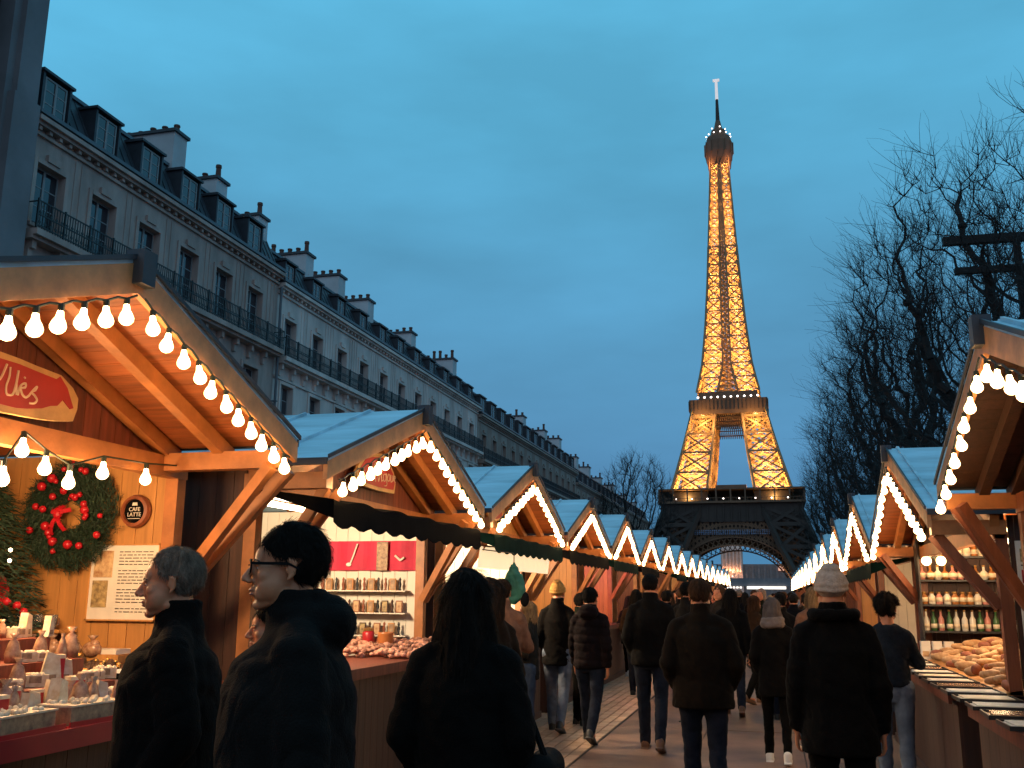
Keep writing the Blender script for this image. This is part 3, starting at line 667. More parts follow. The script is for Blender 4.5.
    if aw:
        m = MB(); N_ = 48; a0, a1 = -hi+.02, hi-.02; x1 = o.get('ax', .03); za, zb = HE-.19, HE-.27
        for i in range(N_):
            u, v = a0+(a1-a0)*i/N_, a0+(a1-a0)*(i+1)/N_
            sag = lambda t: .015*math.sin(t*9)
            P1 = [(rec+.06, u, za), (rec+.06, v, za), (x1, v, zb+sag(v)), (x1, u, zb+sag(u))]
            m.add(P1+[(p[0], p[1], p[2]-.012) for p in P1], [(0, 1, 2, 3), (7, 6, 5, 4), (0, 4, 5, 1), (2, 6, 7, 3)])
            h = lambda t: .155+.04*abs(math.sin((t-a0)/(a1-a0)*PI*11))
            Q = [(x1, u, zb+sag(u)), (x1, v, zb+sag(v)), (x1+.01, v, zb-h(v)), (x1+.01, u, zb-h(u))]
            m.add(Q+[(p[0]-.008, p[1], p[2]) for p in Q], [(0, 1, 2, 3), (7, 6, 5, 4), (3, 2, 6, 7)])
        for s in (a0, a1): m.prism([(rec+.06, za), (x1, zb), (x1, zb-.13), (rec+.06, za-.02)], 'y', s-.005, s+.005)
        m.build('awning', aw, S)
    # light string
    nb = o.get('nb', 9); m = MB(); pts = []; spots = []
    for s in (-1, 1):
        pr = None
        for i in range(nb*2+1):
            t = i/(nb*2); y = s*(hw-.16)*t+s*.03; z = HA-.185-sl*abs(y)-.012*(i % 2); p = (.055, y, z)
            if pr: m.tube(pr, p, .006, n=5)
            pr = p
            if i % 2: spots.append(p)
    for p in spots: m.tube(p, (p[0], p[1], p[2]-.03), .014, n=6)
    cb = m.build('light_string', 'cable', S, fix=False)
    for p in spots: 
        q = put('bulb', BULB if idx < 6 else BULB_F, None, cb, (p[0], p[1], p[2]-.025)); q.rotation_euler = (rng.uniform(-.15, .15), rng.uniform(-.15, .15), 0)
    if o.get('lamp'):
        m = MB(); lx = o.get('lx', rec-.5)
        m.b2((lx-.03, -.5, HE-.16), (lx+.03, .5, HE-.12)); m.build('strip_lamp', 'lamp_lit', S)
        lamp('stall_lamp', (lx, 0, HE-.32), o['lamp'], o.get('lcol', (1, .66, .36)), S, .15)
    if o.get('sign'):
        outl, red, strokes, xs, st = o['sign']; r_s = rec+.06
        m = MB(); m.prism([(sg*(a), b) for a, b in outl], 'x', r_s, r_s+.03); si = m.build('sign', 'sign_slab', S)
        if red: m = MB(); m.prism([(sg*(a), b) for a, b in red], 'x', r_s+.031, r_s+.036); m.build('sign_field', 'sign_red', si)
        if strokes: m = MB(); sign_strokes(m, strokes, r_s+.038, st, 0, sg); m.build('lettering', 'lettering', si)
    return S
# the two readable signs
def _s(l): return [(a*1.24, b+.168) for a, b in l]
def _g(t): return (_s(t[0]), _s(t[1]), [_s(q) for q in t[2]], 0, t[4]*1.2)
SG1 = ([(-.52, 2.48), (-.46, 2.56), (-.30, 2.585), (-.105, 2.585), (0.005, 2.58), (0.105, 2.57), (0.255, 2.56), (0.335, 2.51), (0.375, 2.46), (0.375, 2.4), (0.355, 2.33), (0.255, 2.31), (0.165, 2.30), (0.085, 2.295), (-0.035, 2.29), (-.3, 2.30), (-.46, 2.34), (-.52, 2.41)],
       [(-.47, 2.47), (-.42, 2.535), (-.105, 2.55), (0.005, 2.55), (0.105, 2.54), (0.225, 2.53), (0.245, 2.55), (0.295, 2.5), (0.345, 2.4), (0.325, 2.39), (0.275, 2.43), (0.245, 2.39), (0.205, 2.38), (0.155, 2.355), (0.075, 2.335), (0.015, 2.325), (-0.045, 2.325), (-.3, 2.335), (-.42, 2.37), (-.47, 2.41)],
       [[(-.40, 2.52), (-.38, 2.40), (-.33, 2.52)], [(-.30, 2.41), (-.27, 2.47), (-.24, 2.41), (-.29, 2.40)], [(-.20, 2.52), (-.21, 2.40), (-.16, 2.40)], [(-.13, 2.41), (-0.09, 2.45), (-0.065, 2.53)],
        [(-0.045, 2.52), (-0.045, 2.47), (-0.055, 2.42), (-0.05, 2.385), (-0.035, 2.38), (-0.015, 2.39), (-0.005, 2.44), (0.0, 2.515)], [(0.0, 2.515), (-0.003, 2.45), (0.005, 2.39)],
        [(0.01, 2.39), (0.02, 2.44), (0.045, 2.46), (0.047, 2.44), (0.022, 2.43)], [(0.022, 2.43), (0.035, 2.40), (0.055, 2.39), (0.07, 2.40)], [(0.036, 2.485), (0.040, 2.490)],
        [(0.07, 2.40), (0.095, 2.44), (0.112, 2.46), (0.105, 2.44), (0.085, 2.425), (0.105, 2.41), (0.12, 2.39), (0.105, 2.37), (0.08, 2.365)]], 0, .0052)
SG2 = ([(-0.032, 2.49), (-0.002, 2.54), (0.078, 2.62), (0.22, 2.67), (0.40, 2.70), (0.52, 2.66), (0.64, 2.56), (0.68, 2.46), (0.66, 2.37), (0.358, 2.36), (0.048, 2.37), (-0.032, 2.41)],
       [(0.0, 2.50), (.10, 2.60), (.22, 2.64), (.40, 2.665), (.50, 2.64), (.61, 2.55), (.65, 2.46), (.63, 2.40), (.36, 2.39), (.06, 2.40), (0, 2.43)],
       [[(0.10, 2.47), (0.13, 2.42), (0.198, 2.46), (0.262, 2.60), (0.262, 2.52), (0.278, 2.43)], [(0.19, 2.495), (0.298, 2.51)], [(0.308, 2.51), (0.335, 2.44), (0.362, 2.52)], [(0.388, 2.52), (0.388, 2.45), (0.408, 2.46)],
        [(0.462, 2.52), (0.425, 2.51), (0.428, 2.46), (0.468, 2.47), (0.472, 2.53), (0.488, 2.43), (0.44, 2.415)], [(0.515, 2.53), (0.498, 2.48), (0.535, 2.47), (0.545, 2.52), (0.515, 2.53)], [(0.562, 2.53), (0.568, 2.47), (0.600, 2.48), (0.605, 2.53), (0.615, 2.48)], [(0.627, 2.50), (0.652, 2.51), (0.640, 2.53), (0.622, 2.50), (0.655, 2.47)]], 0, .0048)
SG1 = _g(SG1); SG1 = ([(a+.18, b+.06) for a, b in SG1[0]], [(a+.18, b+.06) for a, b in SG1[1]], [[(a+.18, b+.06) for a, b in q] for q in SG1[2]], 0, SG1[4]); SG2 = _g(SG2); SG2 = ([(a-.16, b+.02) for a, b in SG2[0]], [(a-.16, b+.02) for a, b in SG2[1]], [[(a-.16, b+.02) for a, b in q] for q in SG2[2]], 0, SG2[4])
def plain_sign(r, c=(.1, 2.69)):
    k = [(c[0]+.34*math.cos(t*PI/6+.2)*(1+.08*((t*r) % 3)), c[1]+.13*math.sin(t*PI/6+.2)) for t in range(12)]
    k2 = [(c[0]+(a-c[0])*.88, c[1]+(b-c[1])*.84) for a, b in k]; return (k, k2, None, 0, .006)
YL0, SL = 3.80, 3.977
for i in range(16):
    o = dict(lamp=[45, 190, 420, 130, 110, 90][i] if i < 6 else 45, nb=11 if i < 3 else 15, cx=-.25, ch=1.07, rec=-.58)
    lab = 'wooden stall, %s back in the left row, gable outlined in warm bulbs' % ORD[i]
    if i == 0: o.update(hi=1.8, cx=.02, ch=1.08, rec=-.86, sign=SG1, lx=-1.0, wallmat='wood_light', top='sign_red', gable='wood_red'); lab = 'nearest left market stall of orange wood with wreath wall and red sign'
    if i in (1, 2): o['lcol'] = (1, .76, .50)
    if i == 1: o.update(sign=SG2, awn='awning_black', wallmat='white_panel', lx=-1.3); lab = 'second left stall with black scalloped awning and a red cursive sign'
    if i == 2: o.update(awn='awning_green', wallmat='white_panel', sign=plain_sign(1), lx=-1.2, gable='wood_light'); lab = 'third left stall with dark green awning over a glaring white interior'
    if i == 3: o.update(awn='awning_black', wallmat='wood_light')
    if i > 3: o.update(awn=[None, 'awning_green', 'awning_black'][i % 3], wallmat=['wood_light', 'wood_red'][i % 2])
    if i in (3, 5, 6, 8, 11): o['sign'] = plain_sign(i)
    if i == 4: o.update(lcol=(1, .35, .35)); lab = 'fifth left stall, glowing pinkish red under its roof'
    stall(lab, -2.9, YL0+i*SL, 'L', *((1.68, 3.212, 2.60) if i == 0 else (1.84-.03*(i*5 % 3)*(i > 3), 3.212+[0, 0, .02, -.03, .04, -.02, .03][i % 7], 2.545)), 0, o, i)
YR0, SR = 5.65, 4.87
for i in range(15):
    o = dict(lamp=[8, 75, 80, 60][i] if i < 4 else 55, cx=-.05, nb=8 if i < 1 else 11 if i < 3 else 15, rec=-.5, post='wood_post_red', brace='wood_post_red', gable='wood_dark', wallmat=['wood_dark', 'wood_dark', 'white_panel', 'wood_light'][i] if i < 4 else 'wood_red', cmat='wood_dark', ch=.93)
    lab = 'wooden stall, %s back in the right row, gable edged with bulbs' % ORD[i]
    if i == 0: lab = 'nearest right stall, only its bulb-lit gable and roof edge in frame'; o['wood'] = 'wood_dark'; o['raf'] = 'wood_dark'; o['tie'] = 'wood_post_red'
    if i == 1: lab = 'second right stall with bottle shelves and a long display counter'
    if i == 2: o.update(awn='awning_green'); lab = 'third right stall with a dark green awning over a white interior'
    if i > 2: o.update(awn=[None, 'awning_black', None][i % 3])
    o['back'] = -2.9
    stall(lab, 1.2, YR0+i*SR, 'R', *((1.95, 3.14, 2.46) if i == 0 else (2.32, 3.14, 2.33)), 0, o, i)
# ------------------------------------------------------------------ people
mat('skin', (.52, .19, .085), .55, var=.12, vscale=14, bump=.08, bscale=120)
mat('skin_pale', (.55, .33, .24), .5, var=.12, vscale=14, bump=.08, bscale=120)
mat('hair_dark', (.012, .009, .007), .85, spec=.12, island=.45, var=.5, vscale=40, bump=.8, bscale=180, stretch=(1, 1, .25))
mat('hair_brown', (.06, .028, .014), .85, spec=.12, island=.45, var=.5, vscale=40, bump=.8, bscale=180, stretch=(1, 1, .25))
mat('hair_blond', (.38, .22, .10), .85, spec=.12, island=.45, var=.4, vscale=40, bump=.8, bscale=180, stretch=(1, 1, .25))
mat('hair_grey', (.21, .15, .11), .85, spec=.12, island=.45, var=.5, vscale=50, bump=.7, bscale=180, stretch=(1, 1, .4))
mat('beanie_yellow', (.40, .19, .04), .95, var=.25, vscale=40, bump=.6, bscale=90)
mat('beanie_pale', (.42, .32, .25), .95, var=.25, vscale=40, bump=.6, bscale=90)
def cloth(n, c):
    k = .42 if n.startswith(('coat', 'trousers')) and c[0] < .1 else .8
    m = mat(n, (c[0]*k, c[1]*k*.9, c[2]*k*(.7 if k < .5 else .9)), .95, var=.35, vscale=9, bump=.7, bscale=170, spec=.08); b = m.node_tree.nodes['Principled BSDF']
    b.inputs['Sheen Weight'].default_value = .015; b.inputs['Sheen Roughness'].default_value = .35; return m
for _n in ('skin', 'skin_pale'):
    b = M[_n].node_tree.nodes['Principled BSDF']; b.inputs['Subsurface Weight'].default_value = .25; b.inputs['Subsurface Radius'].default_value = (.012, .005, .003); b.inputs['Subsurface Scale'].default_value = 1.0
for n, c in dict(coat_black=(.012, .011, .012), coat_charcoal=(.022, .021, .024), coat_navy=(.012, .015, .026), coat_plum=(.024, .016, .022), coat_tan=(.30, .15, .085), coat_brown=(.07, .038, .024), coat_umber=(.026, .018, .014), coat_green=(.02, .03, .024), coat_grey=(.06, .055, .055), coat_maroon=(.05, .014, .014),
                 jeans=(.055, .085, .135), jeans_pale=(.15, .20, .26), jeans_dark=(.016, .022, .036), trousers_black=(.010, .010, .011), scarf_grey=(.20, .175, .16), scarf_check=(.30, .22, .17), sweater=(.016, .024, .034)).items(): cloth(n, c)
mat('shoe_black', (.012, .011, .01), .5); mat('shoe_brown', (.11, .045, .02), .5, var=.3); mat('shoe_white', (.6, .58, .55), .6); mat('sole_white', (.6, .58, .55), .6)
mat('bag_black', (.008, .008, .008), .95, spec=.1, var=.3, bump=.4, bscale=60); mat('frame_black', (.004, .004, .004), .6, spec=.1); mat('lens', (.5, .5, .5), .05)
M['lens'].node_tree.nodes['Principled BSDF'].inputs['Alpha'].default_value = .10
mat('eye_white', (.6, .55, .5), .2); mat('iris', (.03, .02, .012), .15); mat('lips', (.38, .13, .10), .45); mat('brow', (.05, .035, .025), .9)
def fuse(mb, voxel, smooth=4, name='m'):
    me = mb.mesh('tmp', fix=True); o = bpy.data.objects.new('tmp', me); COL.objects.link(o)
    r = o.modifiers.new('r', 'REMESH'); r.mode = 'VOXEL'; r.voxel_size = voxel; r.adaptivity = 0
    if smooth: s = o.modifiers.new('s', 'SMOOTH'); s.factor = .5; s.iterations = smooth
    dg = bpy.context.evaluated_depsgraph_get(); dg.update()
    res = bpy.data.meshes.new_from_object(o.evaluated_get(dg)); bpy.data.objects.remove(o); bpy.data.meshes.remove(me)
    res.name = name; res.polygons.foreach_set('use_smooth', [True]*len(res.polygons)); return res
def displace(me, fn):
    n = len(me.vertices); co = np.empty(n*3, 'f'); me.vertices.foreach_get('co', co); no = np.empty(n*3, 'f'); me.vertices.foreach_get('normal', no)
    co = co.reshape(-1, 3); no = no.reshape(-1, 3); d = np.array([fn(c, k) for c, k in zip(co.tolist(), no.tolist())])[:, None]
    me.vertices.foreach_set('co', (co+no*d).astype('f').ravel()); me.update(); return me
def wrinkle(seed, amp=.008, puff=False):
    o = seed*3.7
    def f(c, n):
        x, y, z = c
        r1 = 1-abs(noise.noise((x*6+o, y*6, z*9+x*9)))*2; a = noise.noise((x*5+o, y*5, z*14+x*6))*amp+noise.noise((x*18, y*18+o, z*26))*amp*.5+noise.noise((x*3, y*3, z*4+o))*amp*.5-max(0, r1-.75)*amp*2.6
        if puff: a += (abs(math.sin(z*34+math.sin(x*5)*.3))**.6-.6)*.012
        return a
    return f
def strands(me, hd, n, L, w, style, seed=3):
    """adds fine tapered locks to a hair mesh so that its surface and outline read as hair"""
    rg = random.Random(seed); nv = len(me.vertices); co = np.empty(nv*3, 'f'); me.vertices.foreach_get('co', co); co = co.reshape(-1, 3); no = np.empty(nv*3, 'f'); me.vertices.foreach_get('normal', no); no = no.reshape(-1, 3)
    vs = []; fs = []
    for _ in range(n):
        i = rg.randrange(nv); p = Vector(co[i].tolist()); k = Vector(no[i].tolist())
        if style in ('long', 'bob', 'pony', 'bun'): fl = Vector((noise.noise(p*7)*.5, noise.noise(p*7+Vector((9, 0, 0)))*.3, -1))
        else:
            q = p-hd; fl = Vector((q.x*3+noise.noise(p*22)*.7, -.35+noise.noise(p*22+Vector((5, 0, 0)))*.6, -.55+noise.noise(p*22+Vector((0, 7, 0)))*.5))
        fl = (fl-k*fl.dot(k)); fl = fl.normalized() if fl.length > .05 else k.orthogonal(); l = L*rg.uniform(.5, 1.3)
        lift = .34 if style not in ('long', 'bob') else .05; sd = fl.cross(k).normalized()*w; d1 = (fl+k*lift).normalized(); d2 = (fl+k*lift*.3+Vector((rg.gauss(0, .08), rg.gauss(0, .08), -.1))).normalized()
        a = p+k*.0005; b = a+d1*l*.5; c = b+d2*l*.5; o = len(vs); vs += [a-sd, a+sd, b+sd*.8, b-sd*.8, c]; fs += [(o, o+1, o+2, o+3), (o+3, o+2, o+4)]
    bm = bmesh.new(); bm.from_mesh(me); t = bpy.data.meshes.new('t'); t.from_pydata([tuple(v) for v in vs], [], fs); bm.from_mesh(t); bm.to_mesh(me); bm.free(); bpy.data.meshes.remove(t)
    me.polygons.foreach_set('use_smooth', [True]*len(me.polygons)); return me
def head_shape(hd, tilt, yaw, ears=True):
    """closed blobs of a head at hd (between the ears), facing +y"""
    mb = MB(); rot = Matrix.Rotation(yaw, 3, 'Z') @ Matrix.Rotation(tilt, 3, 'X')
    def e(c, r, n=18, m=12): mb.ball(Vector(hd)+rot @ Vector(c)*HK, tuple(q*HK for q in r), n, m, rot)
    def c_(a, b, r0, r1, n=12):
        A, B = Vector(hd)+rot @ Vector(a)*HK, Vector(hd)+rot @ Vector(b)*HK; mb.limb([(A, r0*HK), (B, r1*HK)], n)
    e((0, -.014, .038), (.075, .094, .083)); e((0, .022, -.02), (.063, .066, .078)); e((0, .030, -.072), (.047, .050, .036)); e((0, .066, -.099), (.023, .018, .015))
    e((0, .070, .028), (.046, .018, .030)); e((0, .079, .013), (.050, .012, .009)); c_((0, .084, .010), (0, .108, -.029), .0085, .0115); e((-.0115, .097, -.036), (.0085, .0105, .007)); e((.0115, .097, -.036), (.0085, .0105, .007))
    e((0, .086, -.058), (.023, .0095, .007)); e((0, .083, -.070), (.020, .0095, .0065)); e((-.043, .055, -.022), (.022, .024, .022)); e((.043, .055, -.022), (.022, .024, .022))
    c_((-.052, .0, -.072), (-.02, .062, -.096), .017, .014); c_((.052, .0, -.072), (.02, .062, -.096), .017, .014)
    for s in (-1, 1): e((s*.040, .036, -.048), (.030, .040, .042)); e((s*.030, .055, -.066), (.026, .026, .026))
    for s in ((-1, 1) if ears else ()):
        e((s*.031, .071, -.001), (.014, .010, .010)); c_((s*.076, -.002, .022), (s*.081, -.019, .016), .005, .005, 8); c_((s*.081, -.019, .016), (s*.079, -.018, -.012), .005, .0045, 8)
        c_((s*.079, -.018, -.012), (s*.075, -.004, -.028), .0045, .0065, 8); c_((s*.076, -.002, .022), (s*.074, .003, -.008), .0045, .005, 8); e((s*.075, -.008, -.002), (.006, .012, .021))
    return mb, rot
def hand(mb, w, d, side, curl=.9, s=1.):
    """palm and five bent fingers hanging from wrist w along d"""
    d = Vector(d).normalized(); fwd = Vector((0, 1, 0)); fwd = (fwd-d*fwd.dot(d)).normalized(); lat = d.cross(fwd)*side   # lat points away from the body
    w = Vector(w); pal = w+d*.05
    for k in (-1.2, -.4, .4, 1.2): mb.limb([(w+d*.01+fwd*k*.012, .014), (w+d*.085*s+fwd*k*.019, .0125)], 8)
    for k, L in ((1.3, .068), (.45, .078), (-.42, .073), (-1.25, .058)):
        b = w+d*.088*s+fwd*k*.0185; m1 = b+(d*.85-lat*.35*curl+fwd*k*.05)*L*.45; m2 = m1+(d*.45-lat*.85*curl)*L*.32; m3 = m2+(d*.05-lat*curl)*L*.23
        mb.limb([(b, .0098), (m1, .009), (m2, .0083), (m3, .007)], 8)
    b = w+d*.03+fwd*.024; m1 = b+(d*.5+fwd*.75-lat*.2)*.035; m2 = m1+(d*.85+fwd*.25-lat*.3)*.03; m3 = m2+(d*.8-lat*.4)*.022; mb.limb([(b, .013), (m1, .0115), (m2, .0095), (m3, .008)], 8)
MESHES = {}; HK = 1.06
def person(label, loc, heading, H=1.75, coat='coat_black', legs='jeans_dark', shoe='shoe_black', hair='hair_dark', style='short', bulk=1., hem=.80, stride=.0, arms='down', hood=False, collar=True, skin='skin', tilt=0., yaw=0., puff=False, seed=1, vox=.012, cap=None, scarf=None, group='people strolling down the lane', face=False, lean=0., key=None, wide=1., hips=1., elbow=None):
    k = H/1.75; t = thing('person', label, 'person', loc, R_(heading)-PI/2, group); t.scale = (k*wide, k*wide, k)
    V = Vector; hz = .93; a = stride*.5
    def leg(s, q):  # q: forward swing angle of the thigh
        hip = V((s*.095*hips, 0, hz)); kn = hip+V((0, math.sin(q)*.43, -math.cos(q)*.43)); sh = q-(.25+abs(q)*.6 if q < 0 else .04)
        an = kn+V((s*.005, math.sin(sh)*.42, -math.cos(sh)*.42)); return hip, kn, an
    lL, lR = leg(-1, a), leg(1, -a); mn = min(lL[2].z, lR[2].z)-.085
    dz = V((0, 0, -mn)); lL = [p+dz for p in lL]; lR = [p+dz for p in lR]; up = -mn
    Z = lambda z: z+up
    shl = lambda s: V((s*.158*bulk**.6, lean*.5-.01, Z(1.385)))
    def arm(s):
        S_ = shl(s)
        if arms == 'pocket': E_ = V((s*.225*bulk**.6, -.06, Z(1.12))); W_ = V((s*.175*bulk**.6, .09, Z(.93)))
        elif arms == 'front': E_ = V((s*.26, .03, Z(1.12))); W_ = V((s*.10, .26, Z(1.13)))
        elif arms == 'reach': E_ = V((s*.24, .10, Z(1.14))); W_ = V((s*.16, .34, Z(1.05 if s < 0 else 1.15)))
        else: E_ = V((s*.212*bulk**.6, -.03+(-s*a)*.22, Z(1.11))); W_ = V((s*.218*bulk**.6, .03+(-s*a)*.40, Z(.86)))
        return S_, E_, W_
    aL, aR = arm(-1), arm(1); hd = V((0, .025+lean, Z(1.628))); nb = V((0, -.02+lean*.7, Z(1.45)))
    # body
    kk = ('b', round(a, 2), arms, round(bulk, 2), round(lean, 2), round(tilt, 2), round(yaw, 2), face)
    if kk not in MESHES:
        mb, rot = head_shape(hd, tilt, yaw)
        vox_h = .0045 if face else .007
        mb.limb([(hd+rot @ V((0, -.024, -.06)), .056), (nb, .062)], 14)
        if face is False or True:
            mb.loft([(0, 0, Z(.86), .13, .09), (0, 0, Z(.95), .14, .10), (0, lean*.3, Z(1.12), .12, .09), (0, lean*.5, Z(1.3), .15, .10), (0, lean*.6, Z(1.41), .13, .08), (0, lean*.7-.01, Z(1.47), .06, .05)], 16)
            for s, (S_, E_, W_) in ((-1, aL), (1, aR)): mb.limb([(S_, .05), (E_, .040), (W_, .027)], 10); hand(mb, W_, (W_-E_), s)
            for hip, kn, an in (lL, lR): mb.limb([(hip, .070), (kn, .042), (an, .032)], 10); mb.limb([(an-V((0, 0, .035)), .035), (an+V((0, .13, -.05)), .025)], 8)
        me = fuse(mb, vox_h, 3, 'body')
        if face:
            dz_ = []
        MESHES[kk] = me
    b = put('body', MESHES[kk], skin, t)
    # hair / beanie: a cap grown from the head surface
    kh = ('h', style, cap is not None, kk, loc[1] < 7, loc[1] < 17)
    if kh not in MESHES:
        mb, rot = head_shape(hd, tilt, yaw, False)
        if style == 'cap':
            hb = MB(); P_ = lambda x, y, z: hd+rot @ V((x, y, z))*HK
            hb.ball(P_(0, -.014, .046), (.092, .112, .098), 24, 16, rot); hb.ball(P_(0, -.040, .122), (.058, .06, .036), 14, 8)
            for i in range(28):
                a0, a1 = 2*PI*i/28, 2*PI*(i+1)/28; Q_ = lambda a_: P_(.083*math.cos(a_), -.013+.102*math.sin(a_), .018+.016*math.sin(a_)); Q2 = lambda a_: Q_(a_)+V((0, 0, .032))
                hb.limb([(Q_(a0), .0125), (Q_(a1), .0125)], 8); hb.limb([(Q2(a0), .0125), (Q2(a1), .0125)], 8)
            me = fuse(hb, .008, 3, 'hat'); displace(me, lambda c, n: noise.noise((c[0]*9, c[1]*9, c[2]*9))*.006+.0012*math.sin(math.atan2(c[0]-hd.x, c[1]-hd.y)*46))
        elif style in ('short', 'crew', 'curly', 'receding'):
            inv = rot.inverted(); hm = fuse(mb, .007 if not face else .005, 3, 'hair'); bm = bmesh.new(); bm.from_mesh(hm); lay = {}
            for v in bm.verts:
                x, y, z = (inv @ (v.co-hd))/HK
                if style == 'cap': q = z-.015-(.02 if y > 0 else .02*y/.1)
                else:
                    line = .074 if style != 'receding' else .100   # height of the hairline over the forehead
                    lim = -.095 if y < -.045 else (-.095+(y+.045)*2.4 if y < .0 else (.016+(y-.0)*.35 if y < .04 else line-.044+(y-.04)*1.0))
                    q = z-lim
                    if abs(x) > .071 and -.03 < y < .008 and z < .026: q = -.01
                lay[v.index] = q
            bmesh.ops.delete(bm, geom=[f for f in bm.faces if min(lay[v.index] for v in f.verts) < 0], context='FACES')
            bm.normal_update()
            th = dict(short=.012, crew=.007, receding=.010, cap=.022, curly=.035)[style]
            co = []
            for v in bm.verts:
                q = lay.get(v.index, 0); e = min(1, max(0, q)/.035)**.5; p = v.co*(26 if style != 'curly' else 34)
                nn = noise.noise(p)*.35+noise.noise(p*2.7)*.25 if style != 'cap' else noise.noise(p*.5)*.1
                co.append(v.co+v.normal*(th*(.25+.75*e)*(1+nn)))
            for v, c in zip(bm.verts, co): v.co = c
            bmesh.ops.recalc_face_normals(bm, faces=bm.faces)
            me = bpy.data.meshes.new('hair'); bm.to_mesh(me); bm.free(); bpy.data.meshes.remove(hm)
            bb = MB()
            if style == 'cap':
                for i in range(24):
                    a0, a1 = 2*PI*i/24, 2*PI*(i+1)/24
                    P_ = lambda a_: hd+rot @ V((.086*math.cos(a_), -.006+.104*math.sin(a_), .028+.012*math.sin(a_)))
                    bb.tube(P_(a0), P_(a1), .017, .017, 8)
                bb.ball(hd+rot @ V((0, -.03, .128)), (.055, .06, .018), 12, 6)
                bm = bmesh.new(); bm.from_mesh(me); tm = bb.mesh('q', fix=True); bm.from_mesh(tm); bm.to_mesh(me); bm.free()
            me.polygons.foreach_set('use_smooth', [True]*len(me.polygons))
        else:
            hb = MB(); P_ = lambda x, y, z: hd+rot @ V((x, y, z))*HK
            hb.ball(P_(0, -.018, .045), (.089, .105, .092), 20, 12, rot)
            if style == 'long':
                hb.limb([(P_(0, -.06, .02), .075), (P_(0, -.075, -.08), .080), (P_(0, -.085, -.19), .075), (P_(0, -.09, -.25), .05)], 14)
                for s in (-1, 1): hb.limb([(P_(s*.06, -.01, .03), .035), (P_(s*.08, -.015, -.08), .038), (P_(s*.095, -.02, -.17), .042), (P_(s*.085, .0, -.22), .02)], 10)
            if style == 'bob':
                hb.limb([(P_(0, -.05, .02), .078), (P_(0, -.055, -.09), .078)], 14)
                for s in (-1, 1): hb.limb([(P_(s*.055, .0, .03), .035), (P_(s*.075, .0, -.08), .034)], 10)
            if style == 'bun': hb.ball(P_(0, -.10, .09), .045, 12, 8)
            if style == 'pony': hb.limb([(P_(0, -.10, .04), .035), (P_(0, -.15, -.02), .035), (P_(0, -.14, -.15), .018)], 10)
            me = fuse(hb, .009, 2, 'hair'); inv = rot.inverted()
            def df(c, n):
                l = inv @ (V(c)-hd)
                if l.y > .055 and l.z < .06: return -.03
                return noise.noise((c[0]*38, c[1]*38, c[2]*7))*.011+noise.noise((c[0]*90, c[1]*90, c[2]*12))*.004
            displace(me, df)
        if style != 'cap': strands(me, hd, (15000 if loc[1] < 7 else 3500 if loc[1] < 17 else 0), {'short': .026, 'crew': .014, 'receding': .022, 'curly': .03, 'long': .11, 'bob': .07}.get(style, .05), (.0006 if loc[1] < 7 else .0012) if style not in ('long', 'bob') else .0011, style)
        MESHES[kh] = me
    if style == 'cap': put('hat', MESHES[kh], cap, t)
    else: put('hair', MESHES[kh], hair, t)
    # coat
    kc = ('c', round(a, 2), arms, round(bulk, 2), hem, hood, collar, puff, seed, round(lean, 2))
    if kc not in MESHES:
        mb = MB(); g = bulk; l = lean
        fl = 1.0+.12*max(0, (.8-hem))*3
        secs = [(0, 0, Z(hem), .190*g*fl, .150*g*fl), (0, 0, Z(hem+.04), .193*g*fl, .153*g*fl), (0, l*.2, Z(max(hem+.06, 1.0)), .178*g, .142*g), (0, l*.35, Z(1.15), .182*g, .142*g), (0, l*.5, Z(1.29), .190*g, .138*g), (0, l*.6, Z(1.37), .168*g, .118*g), (0, l*.65-.01, Z(1.435), .118*g**.5, .098), (0, l*.7-.015, Z(1.49), .082, .086)]
        mb.loft(secs, 24)
        if collar: mb.loft([(0, l*.7-.012, Z(1.44), .092, .092), (0, l*.75-.008, Z(1.53), .080, .084), (0, l*.75-.006, Z(1.572), .078, .084)], 20)
        for s, (S_, E_, W_) in ((-1, aL), (1, aR)):
            mb.limb([(V((s*.05, -.015+l*.65, Z(1.462))), .052), (S_+V((0, 0, .0)), .066*g**.5)], 12); mb.limb([(S_, .067*g**.5), (S_*.6+E_*.4, .066*g**.5), (E_, .062*g**.5), (W_+(E_-W_)*.12, .048)], 14)
        if hood == 'down': mb.ball((0, -.105+l*.7, Z(1.475)), (.125, .075, .085), 18, 10); mb.ball((0, -.03+l*.7, Z(1.50)), (.115, .105, .05), 18, 10)
        if hood == 'up': mb.ball(hd+V((0, -.03, .03)), (.105, .125, .125), 20, 12); mb.limb([(hd+V((0, -.04, -.06)), .10), (nb, .10)], 14)
        if hood == 'fur':
            for i in range(14): aa = PI+PI*i/13; mb.ball((.115*math.cos(aa), -.03+.11*math.sin(aa)+l*.7, Z(1.50)), .036, 8, 6)
        me = fuse(mb, vox, 4, 'coat'); displace(me, wrinkle(seed, .008 if not puff else .006, puff)); MESHES[kc] = me
    put('coat', MESHES[kc], coat, t)
    kt = ('t', round(a, 2), round(hips, 2), 'slim' if legs == 'leggings' else 'n')
    if kt not in MESHES:
        mb = MB(); sl = .94 if kt[3] == 'slim' else 1.08
        mb.loft([(0, 0, Z(.80), .12, .10), (0, 0, Z(.88), .155*hips, .12), (0, 0, Z(.98), .15*hips, .115), (0, 0, Z(1.05), .14, .10)], 20)
        for hip, kn, an in (lL, lR): mb.limb([(hip, .096*sl), (kn*.5+hip*.5, .080*sl), (kn, .064*sl), (an*.6+kn*.4, .058*sl), (an+V((0, 0, .0)), .050*sl)], 14)
        me = fuse(mb, .012, 3, 'trousers'); displace(me, wrinkle(seed+5, .006)); MESHES[kt] = me
